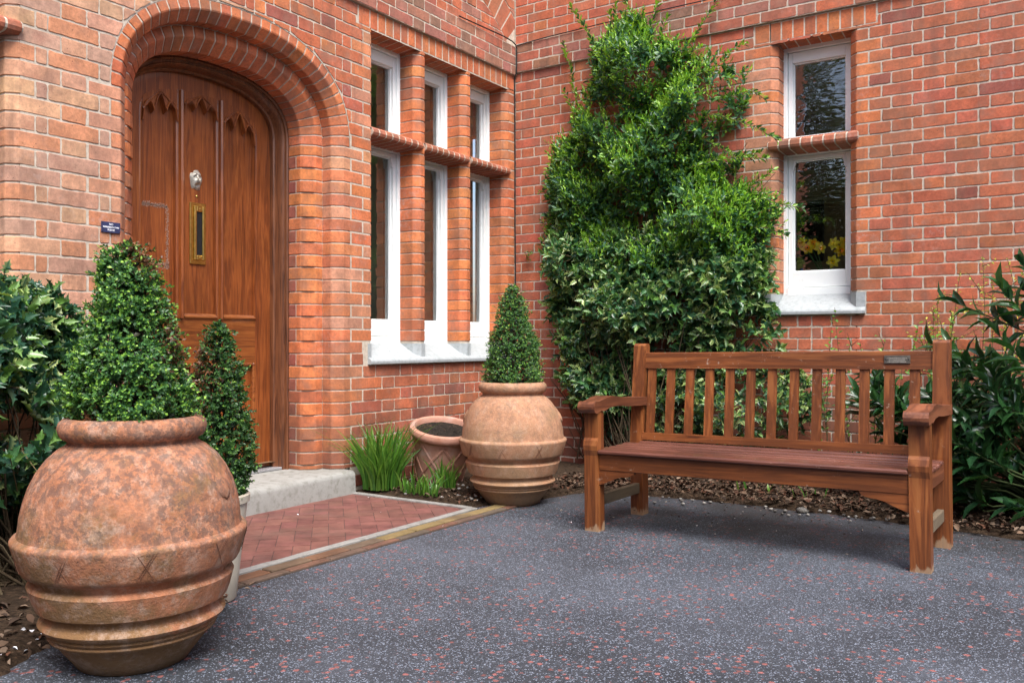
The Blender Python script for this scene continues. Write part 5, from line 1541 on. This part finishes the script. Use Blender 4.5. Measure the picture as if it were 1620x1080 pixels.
# ---- strappy leaves (crocosmia-like clump)
def straps(name, label, loc, n, rad, hmin, hmax, seed, cat='plant', lean=(0, 0)):
    rng = np.random.default_rng(seed); t = thing(name, label, cat, loc); m = MB()
    for k in range(n):
        a = rng.uniform(0, 2*PI); r = math.sqrt(rng.uniform())
        bx, by = rad[0]*r*math.cos(a), rad[1]*r*math.sin(a); H = rng.uniform(hmin, hmax); w = rng.uniform(.0045, .0085)
        d = Vector((bx/rad[0]*.35+rng.normal(0, .25)+lean[0], by/rad[1]*.35+rng.normal(0, .25)+lean[1], 0)); rot = rng.uniform(0, PI)
        sx, sy = math.cos(rot)*w, math.sin(rot)*w
        g = np.array([(.075, .19, .022), (.050, .14, .02), (.12, .24, .035)][rng.integers(3)])*rng.uniform(.8, 1.15)
        vs, cs = [], []; K = 7; drop = rng.uniform(.05, .5)
        for i in range(K+1):
            f = i/K; x = bx+d.x*H*f*f*.9; y = by+d.y*H*f*f*.9; z = H*(f-drop*f**3*.35)
            ww = (1-f**2.5)*.9+.1*(f < .95); px, py = sx*ww, sy*ww
            vs += [(x-px, y-py, z), (x+px*.0, y+py*.0, z-.001), (x+px, y+py, z)]
            c = g*(.75+.35*f) if f < .9 or k % 3 else np.array([.20, .17, .07]); cs += [c, c*.85, c]
        m.add(vs, [(3*i+j, 3*i+j+1, 3*i+4+j, 3*i+3+j) for i in range(K) for j in range(2)], cs)
    m.build('foliage', GRASSM, t, smooth=True)
straps('strap_leaf_clump', 'lush clump of upright bright green strap leaves beside the concrete step', (.165, -1.76, .03), 330, (.115, .11), .20, .46, 81, lean=(.02, -.01))
straps('strap_leaf_tuft', 'small tuft of green blades in front of the lattice pot', (.50, -1.56, .03), 46, (.08, .04), .10, .24, 82)
straps('strap_leaf_tuft', 'low sparse blades at the edge of the red path, below the lush clump', (.50, -1.80, .03), 70, (.16, .04), .06, .15, 83)
straps('strap_leaf_tuft', 'few tall blades standing behind the lattice pot against the wall', (.10, -1.30, .03), 26, (.08, .22), .32, .46, 84)
straps('bed_grass', 'thin pale shoots under the middle of the bench', (2.35, -.70, .03), 14, (.30, .1), .05, .12, 85)

# ------------------------------------------------------------------ litter
def litter(name, n, area_fn, seed, smin, smax, cols, label=None):
    rng = np.random.default_rng(seed); P = []
    while len(P) < n:
        p = area_fn(rng)
        if p is not None: P.append(p)
    P = np.array(P); D = rng.normal(0, 1, (n, 3)); D[:, 2] *= .25; N = np.tile([0, 0, 1.0], (n, 1))+rng.normal(0, .35, (n, 3))
    s = rng.uniform(smin, smax, n); col = shade(rng, n, cols, [1]*len(cols), .35)
    o = leaf_mesh(name, 'oval', P, D, N, s, s*rng.uniform(.4, .7, n), col, LITTER, None, curl=rng.uniform(.5, 2.5, n))
    o['kind'] = 'stuff'; return o
def under(rng):
    x = rng.uniform(.9, 4.4); e = np.interp(x, [.9, 1.22, 1.9, 2.7, 3.5, 4.6], [-1.5, -1.04, -.95, -1.03, -1.22, -1.35])
    y = -rng.uniform(.02, 1.0)**.6*(-e)*1.02+rng.normal(0, .015)
    if y < e-.03 or y > -.02: return None
    return (x, y, gh(x)+.036+rng.uniform(0, .012))
BRN = [(.07, .04, .025), (.11, .07, .045), (.035, .022, .015), (.17, .12, .085), (.08, .035, .02)]
litter('leaf_litter', 4200, under, 91, .012, .046, BRN)
litter('leaf_litter', 900, lambda r: (r.uniform(.05, 1.3)*1.0, r.uniform(-5.2, -3.65), .036+r.uniform(0, .01)), 92, .015, .05, BRN)
litter('leaf_litter', 420, lambda r: (r.uniform(.1, .95), r.uniform(-1.88, -1.2), .036+r.uniform(0, .008)), 93, .012, .035, BRN)
litter('tarmac_debris', 260, lambda r: (r.uniform(1.2, 4.2), -1.0-abs(r.normal(0, .35)), gh(3.0)+.006), 94, .005, .018, BRN[:3]+[(.3, .25, .2)])
litter('fallen_petals', 55, lambda r: (lambda x: (x, -1.05-abs(r.normal(0, .55)), gh(x)+.008))(r.uniform(1.0, 4.2)), 95, .005, .011, [(.62, .60, .60), (.5, .45, .4)])
litter('fallen_petals', 20, lambda r: (r.uniform(1.0, 1.25), r.uniform(-4.55, -4.2), .04), 96, .012, .022, [(.75, .76, .80)])
litter('fallen_petals', 12, lambda r: (r.uniform(.15, 3.0), r.uniform(-3.4, -1.95), .026), 97, .005, .011, [(.75, .74, .76)])
# a few pebbles
pb = MB(); rr = random.Random(12)
for k in range(120):
    if k < 60: x, y = rr.uniform(.1, 1.0), rr.uniform(-1.88, -1.35)
    else: x = rr.uniform(1.3, 3.8); y = -.98-abs(rr.gauss(0, .12))
    r = rr.uniform(.004, .012) if k != 70 else .03
    n = 8; vs = []
    for i in range(5):
        for j in range(n):
            ph = PI*i/4; th = 2*PI*j/n; q = r*(1+.3*rr.random()); vs.append((x+q*math.sin(ph)*math.cos(th), y+q*math.sin(ph)*math.sin(th), gh(x)+(.036 if k < 60 else .01)+q*.6*math.cos(ph)))
    g_ = rr.uniform(.12, .38); pb.add(vs, [(i*n+j, i*n+(j+1) % n, (i+1)*n+(j+1) % n, (i+1)*n+j) for i in range(4) for j in range(n)], (g_, g_*.95, g_*.88))
struct(pb.build('pebbles', m_vcol('pebble', .8), None, smooth=True), 'stuff')

# ------------------------------------------------------------------ bench
bench = thing('garden_bench', 'brown varnished wooden garden bench with slatted back and scrolled arms', 'bench', (1.727, -2.023, 0.0))
bench.rotation_euler = (0, -math.atan2(.020, 1.556), -math.radians(1.3))
BL, LW = 1.556, .078
def bent_post(x0, x1):
    """rear post: straight below the seat, raked above"""
    m = MB()
    pts = [(.500, 0), (.500, .40), (.505, .46), (.560, .905), (.572, .918), (.600, .918), (.612, .905), (.575, .46), (.570, .40), (.570, 0)]
    m.prism(pts, 0, x0, x1); return m
for x0 in (0, BL-.070):
    o = bent_post(x0, x0+.070).build('rear_leg', BENZ, bench)
for x0 in (0, BL-LW):
    m = MB()
    # front leg, swelling slightly at the seat
    P = [(.0, 0), (-.003, .02), (0, .30), (-.004, .385), (-.012, .415), (-.008, .44), (.006, .46), (.006, .580), (.062, .580), (.062, 0)]
    P = [(.0, 0), (.0, .372), (-.008, .398), (-.010, .420), (-.003, .445), (.008, .458), (.008, .585), (.062, .585), (.062, 0)]
    m.prism(P, 0, x0+.001, x0+LW); m.build('front_leg', BENZ, bench)
# arms with scroll fronts
for x0 in (-.004, BL-LW-.004):
    m = MB(); T = .044
    top = []
    ctr = [(-.030, .602), (-.040, .600)]
    outline = [(.560, .632), (.45, .634), (.30, .640), (.22, .650), (.15, .657), (.09, .652), (.045, .640), (.015, .636)]
    # scroll nose
    for k in range(9):
        a = math.radians(70+k*26); outline.append((-.012+.030*math.cos(a)-.0, .608+.030*math.sin(a)))
    outline += [(.03, .590), (.06, .586), (.12, .600), (.20, .604), (.30, .596), (.45, .590), (.56, .588)]
    m.prism(outline, 0, x0-.006, x0+LW+.010)
    m.build('armrest', BENY, bench)
# back: top rail, bottom rail, slats
def raked(y0, z): return y0
def back_y(z): return .505+(z-.46)*(.055/.445)
m = MB()
m.prism([(back_y(.79)+.008, .785), (back_y(.865)+.008, .865), (back_y(.865)+.014, .869), (back_y(.865)+.044, .869), (back_y(.865)+.048, .864), (back_y(.79)+.046, .785)], 0, .070, BL-.070)
m.build('top_rail', BENX, bench)
m = MB(); m.prism([(back_y(.415)+.006, .405), (back_y(.45)+.006, .442), (back_y(.45)+.044, .442), (back_y(.415)+.044, .405)], 0, .070, BL-.070); m.build('bottom_rail', BENX, bench)
s0, s1 = 1.832-1.727, 3.125-1.727+.012
for k in range(13):
    xc = s0+(s1-s0)*k/12
    m = MB(); w = .0215
    ya, yb = back_y(.43), back_y(.80)
    m.prism([(ya+.016, .435), (yb+.016, .79), (yb+.034, .79), (ya+.034, .435)], 0, xc-w, xc+w)
    m.build('back_slat', BENZ, bench)
# seat slats, sagging a little
ys_ = [(-.012, .054), (.074, .130), (.150, .206), (.226, .282), (.302, .358), (.378, .434), (.454, .500)]
for i, (a, b) in enumerate(ys_):
    m = MB(); zz = .402-.010*math.sin(PI*min(1, max(0, (a+.02)/.5)))
    xa, xb = (.0785, BL-.0785) if i == 0 else (.012, BL-.012)
    if i == 6: xa, xb = .0705, BL-.0705
    m.box((xa, a, zz-.020), (xb, b, zz), bev=.006); m.build('seat_slat', BENS, bench)
# front apron with shaped brackets
m = MB(); m.box((LW, .008, .302), (BL-LW, .038, .380), bev=.003); m.build('apron', BENX, bench)
for x0, sg in ((LW, 1), (BL-LW, -1)):
    P = [(0, .3015), (.190, .3015), (.186, .292), (.17, .282), (.145, .276), (.12, .274), (.09, .266), (.06, .252), (.03, .240), (.008, .232), (0, .232)]
    m = MB(); m.prism([(x0+sg*p[0], p[1]) for p in P], 1, .011, .035); m.build('bracket', BENX, bench)
m = MB(); m.box((.071, .515, .31), (BL-.071, .545, .378), bev=.003); m.build('rear_apron', BENX, bench)
for x0 in (.022, BL-.056):
    m = MB(); m.box((x0, .062, .302), (x0+.034, .500, .378), bev=.003); m.build('side_rail', BENY, bench)
    m = MB(); m.box((x0+.002, .062, .118), (x0+.032, .500, .172), bev=.003); m.build('stretcher', BENG, bench)
for x0 in (.45, .78, 1.10):
    m = MB(); m.box((x0, .039, .305), (x0+.034, .514, .376), bev=.003); m.build('seat_bearer', BENY, bench)
# plaque with two worn, unreadable engraved lines
pz = .830; py = back_y(pz)+.004
pl_ = MB(); PM = Matrix.Translation((1.337, py, pz)) @ Matrix.Rotation(-.123, 4, 'X')
pl_.box((-.056, -.0015, -.019), (.056, .0035, .019), bev=.0015, M=PM)
plo = pl_.build('plaque', m_plain('tarnished_plaque', (.16, .145, .12), .38, .5, .7, .3, 60), bench)
e = MB(); rr = random.Random(8)
for zl, wd in ((.006, .086), (-.002, .07), (-.010, .080)):
    x = -wd/2
    while x < wd/2:
        w = rr.uniform(.0012, .0035); e.box((x, -.0019, zl-.0016), (x+w, -.0012, zl+.0016), M=PM); x += w+rr.uniform(.0008, .003)
e.build('engraving', m_plain('engraved_line', (.42, .40, .36), .5), plo)
for sx in (-.049, .049):
    sc = MB(); sc.box((sx-.003, -.003, -.003), (sx+.003, -.001, .003), bev=.0012, M=PM)
    sc.build('screw', BLACK, plo)

# ------------------------------------------------------------------ small things on the walls
sg = thing('door_sign', 'small navy enamel sign with white capitals screwed to the brick left of the door', 'sign', (.006, -3.445, 1.458))
m = MB(); m.box((-.004, -.047, -.025), (.002, .047, .025), bev=.0012); m.build('plate', NAVY, sg)
def text_mesh(body, size, loc, mat, parent, name='lettering'):
    cu = bpy.data.curves.new(name, 'FONT'); cu.body = body; cu.size = size; cu.align_x = 'CENTER'; cu.align_y = 'CENTER'; cu.extrude = .0004; cu.offset = .0003
    tmp = bpy.data.objects.new('tmp', cu); C.objects.link(tmp)
    bpy.context.view_layer.update()
    me = bpy.data.meshes.new_from_object(tmp.evaluated_get(bpy.context.evaluated_depsgraph_get()))
    bpy.data.objects.remove(tmp); me.name = name
    me.transform(Matrix.Rotation(PI/2, 4, 'Z') @ Matrix.Rotation(PI/2, 4, 'X'))
    o = bpy.data.objects.new(name, me); C.objects.link(o); me.materials.append(mat); o.location = loc; o.parent = parent; return o
text_mesh('NO', .0125, (.0026, 0, .0135), LETTER, sg); text_mesh('REPRESENTATIVES', .0098, (.0026, 0, .0005), LETTER, sg); text_mesh('PLEASE', .0115, (.0026, 0, -.0125), LETTER, sg)
for y in (-.042, .042):
    for z in (-.020, .020):
        m = MB(); m.box((.002, y-.002, z-.002), (.0035, y+.002, z+.002), bev=.001); m.build('screw', BLACK, sg)

m = MB()
m.tube([(.030, -.78, 3.262), (.032, -.5, 3.272), (.030, -.20, 3.285), (.034, -.09, 3.278), (.036, -.045, 3.262), (.036, -.030, 3.235), (.034, -.028, 3.10), (.030, -.026, 3.045), (.012, -.022, 3.02), (.009, -.016, 2.9), (.010, -.013, 2.3), (.009, -.012, 1.9), (.011, -.010, 1.5), (.010, -.010, .9), (.010, -.010, .1)], .0050, 8)
tag(m.build('black_cable', BLACK, None, smooth=True), 'thin black cable clipped down the inner corner where the two walls meet', 'cable')
m = MB()
m.tube([(.035, -.03, 3.262), (.3, -.030, 3.275), (.8, -.029, 3.285), (1.6, -.029, 3.287), (3.2, -.029, 3.29)], .0040, 6)
tag(m.build('black_cable', BLACK, None, smooth=True), 'thin black cable along the top of the projecting brick band above the climber', 'cable')

# daffodils in a glass behind the single window
vs_ = thing('glass_vase', 'small clear glass of water on the window ledge behind the right pane', 'vase', (2.305, .33, RSILL+.06))
def m_clear():
    t = NT('clear_glass'); t.b.inputs['Transmission Weight'].default_value = 1.0; t.b.inputs['IOR'].default_value = 1.45
    return t.set((.9, .95, .93), .02)
m = MB(); m.lathe([(.001, 0), (.032, 0), (.036, .01), (.034, .06), (.040, .10), (.038, .10), (.032, .06), (.033, .012), (.001, .006)], 28); m.build('body', m_clear(), vs_, smooth=True)
YP = m_leaf('daffodil_petal', .5, .3, .3)
def daffodil(loc, face, stem_to, petal, cup, label):
    t = thing('daffodil', label, 'flower', loc, 'daffodils in the glass')
    d = Vector(face).normalized(); q = d.to_track_quat('Z', 'Y').to_matrix()
    P, D, N = [], [], []
    for k in range(6):
        a = PI/3*k+.2; r = q @ Vector((math.cos(a), math.sin(a), .15)); P.append(r*.004); D.append(r); N.append(d+Vector((0, 0, 0))*.2+Vector(q @ Vector((math.cos(a+1.5), math.sin(a+1.5), 0)))*.12)
    leaf_mesh('petal_ring', 'oval', np.array(P), np.array(D), np.array(N), np.full(6, .045), np.full(6, .030), np.array([petal]*6), YP, t)
    m = MB(); m.lathe([(.007, 0), (.010, .012), (.012, .022), (.018, .030), (.015, .029), (.010, .022), (.006, .004)], 14, cup)
    m.v = [tuple(q @ Vector(v)) for v in m.v]; m.build('trumpet', YP, t, smooth=True)
    s = MB(); e = Vector(stem_to)-Vector(loc); s.tube([(0, 0, 0), -d*.02+Vector((0, 0, -.004)), -d*.028+Vector((0, 0, -.03)), e*.6+Vector((-d.x*.01, 0, -.0)), e], .0026, 6, (.07, .17, .05)); s.build('stem', GRASSM, t, smooth=True)
    return t
v0 = (2.305, .33, RSILL+.10)
Y1, Y2, O1, O2 = (.88, .72, .03), (.90, .80, .10), (.86, .46, .01), (.86, .62, .02)
for loc, face, p, c, lb in [((2.150, .36, 1.615), (-.5, -.8, .2), Y1, O1, 'orange cupped daffodil highest at the left of the bunch'),
                        ((2.185, .34, 1.575), (.2, -1, -.1), Y1, O1, 'daffodil low in the left cluster facing the pane'),
                        ((2.215, .38, 1.600), (.3, -.8, .3), O2, O1, 'deep yellow daffodil in the middle of the left cluster'),
                        ((2.262, .36, 1.570), (.6, -.7, .0), Y2, O2, 'daffodil at the right edge of the left cluster turned aside'),
                        ((2.360, .36, 1.595), (-.3, -.9, .1), Y2, Y2, 'pale daffodil topping the right cluster'),
                        ((2.425, .37, 1.600), (.3, -.8, .3), Y1, O2, 'yellow daffodil at the far right against the sash'),
                        ((2.405, .33, 1.545), (.5, -.9, -.1), O2, O1, 'orange tinted daffodil below the right cluster'),
                        ((2.362, .31, 1.470), (.1, -1, -.15), Y2, Y1, 'lowest daffodil hanging by itself, star shaped')]:
    daffodil(loc, face, v0, p, c, lb)
m = MB(); m.lathe([(.001, 0), (.024, 0), (.024, .09), (.014, .115), (.010, .13), (.012, .135), (.001, .136)], 20)
tag(m.build('blue_bottle', m_plain('blue_plastic', (.02, .16, .50), .35), None, smooth=True, loc=(2.125, .42, RSILL+.061)), 'small blue bottle behind the left edge of the single window pane', 'bottle')
m = MB(); m.box((0, 0, 0), (.34, .03, .62), bev=.006); m.box((.04, -.004, .04), (.30, .001, .58), (.4, .4, .3))
pic = m.build('picture_frame', DARKF, None, loc=(1.22, 3.36, 1.75)); tag(pic, 'dark framed picture hanging inside the room seen through the single window', 'picture')

# ------------------------------------------------------------------ garden trees opposite the house (seen in the panes)
def tree(loc, H, R, seed, label):
    rng = np.random.default_rng(seed); t = thing('tree', label, 'tree', loc, 'trees across the drive')
    paths = [([(0, 0, 0), (.1, 0, H*.35), (0, .1, H*.8)], [.22, .16, .05], (.09, .07, .05))]
    q = rng.normal(0, 1, (1500, 3)); q = unit(q)*rng.uniform(.3, 1, (1500, 1))**.5
    keep = np.array([mnoise.noise(Vector(p*2.2)+Vector((seed, 0, 0))) for p in q]) > .16; q = q[keep]
    base = q*np.array([R, R, H*.33])+np.array([0, 0, H*.64])
    for k in range(26):
        e = base[rng.integers(len(base))]; paths.append(([(0, .05, H*rng.uniform(.3, .6)), Vector(e)*.5+Vector((0, 0, H*.28)), tuple(e)], [.08, .04, .015], (.09, .07, .05)))
    stems_mesh('trunk', paths, t, n=7)
    P, D, N, f, s = shoots(base, q+rng.normal(0, .4, q.shape), np.full(len(base), .5), 9, 1.2, .30, rng)
    leaf_mesh('crown', 'oval', P, D, N, s, s*.6, shade(rng, len(P), [(.05, .10, .03), (.10, .14, .04), (.14, .13, .07)], [3, 2, 2]), LEAF, t)
tree((-2.8, -19.5, 0), 10.5, 3.2, 201, 'broad garden tree mirrored in the upper pane of the single window')
tree((-9.5, -19, 0), 9.0, 3.4, 202, 'tall garden tree standing farther left across the drive')
tree((6.0, -20, 0), 8.0, 3.2, 203, 'garden tree standing farther right across the drive')

def added_hedge(loc, L, H, rz, seed, label):  # added out of view to block low sky light and darken lower walls
    rng = np.random.default_rng(seed); t = thing('added_hedge', label, 'added_hedge', loc, rz=rz)
    n = int(L*H*150); x = rng.uniform(-L/2, L/2, n); z = rng.uniform(.1, H, n)+.2*np.sin(x*1.7); y = rng.normal(0, .30, n)
    B = np.stack([x, y, z], 1); d = np.stack([rng.normal(0, .5, n), np.full(n, .6), np.full(n, .5)], 1)
    P, D, N, f, s = shoots(B, d, np.full(n, .25), 5, 1.1, .26, rng)
    leaf_mesh('foliage', 'tiny', P, D, N, s, s*.7, shade(rng, len(P), [(.022, .055, .020), (.04, .08, .028)], [1, 1]), BOXL, t)
    stems_mesh('stem', [([(xx, 0, 0), (xx+.1, 0, H*.5), (xx, 0, H*.85)], [.06, .04, .01], (.08, .06, .04)) for xx in np.linspace(-L/2+.3, L/2-.3, int(L))], t, n=5)
added_hedge((3, -11.5, 0), 20, 3.8, 0, 77, 'tall dark leafy screen added unseen behind the viewer to block low sky light')
added_hedge((10.5, -5, 0), 13, 3.8, PI/2, 78, 'tall dark leafy screen added unseen at the right to block low sky light')
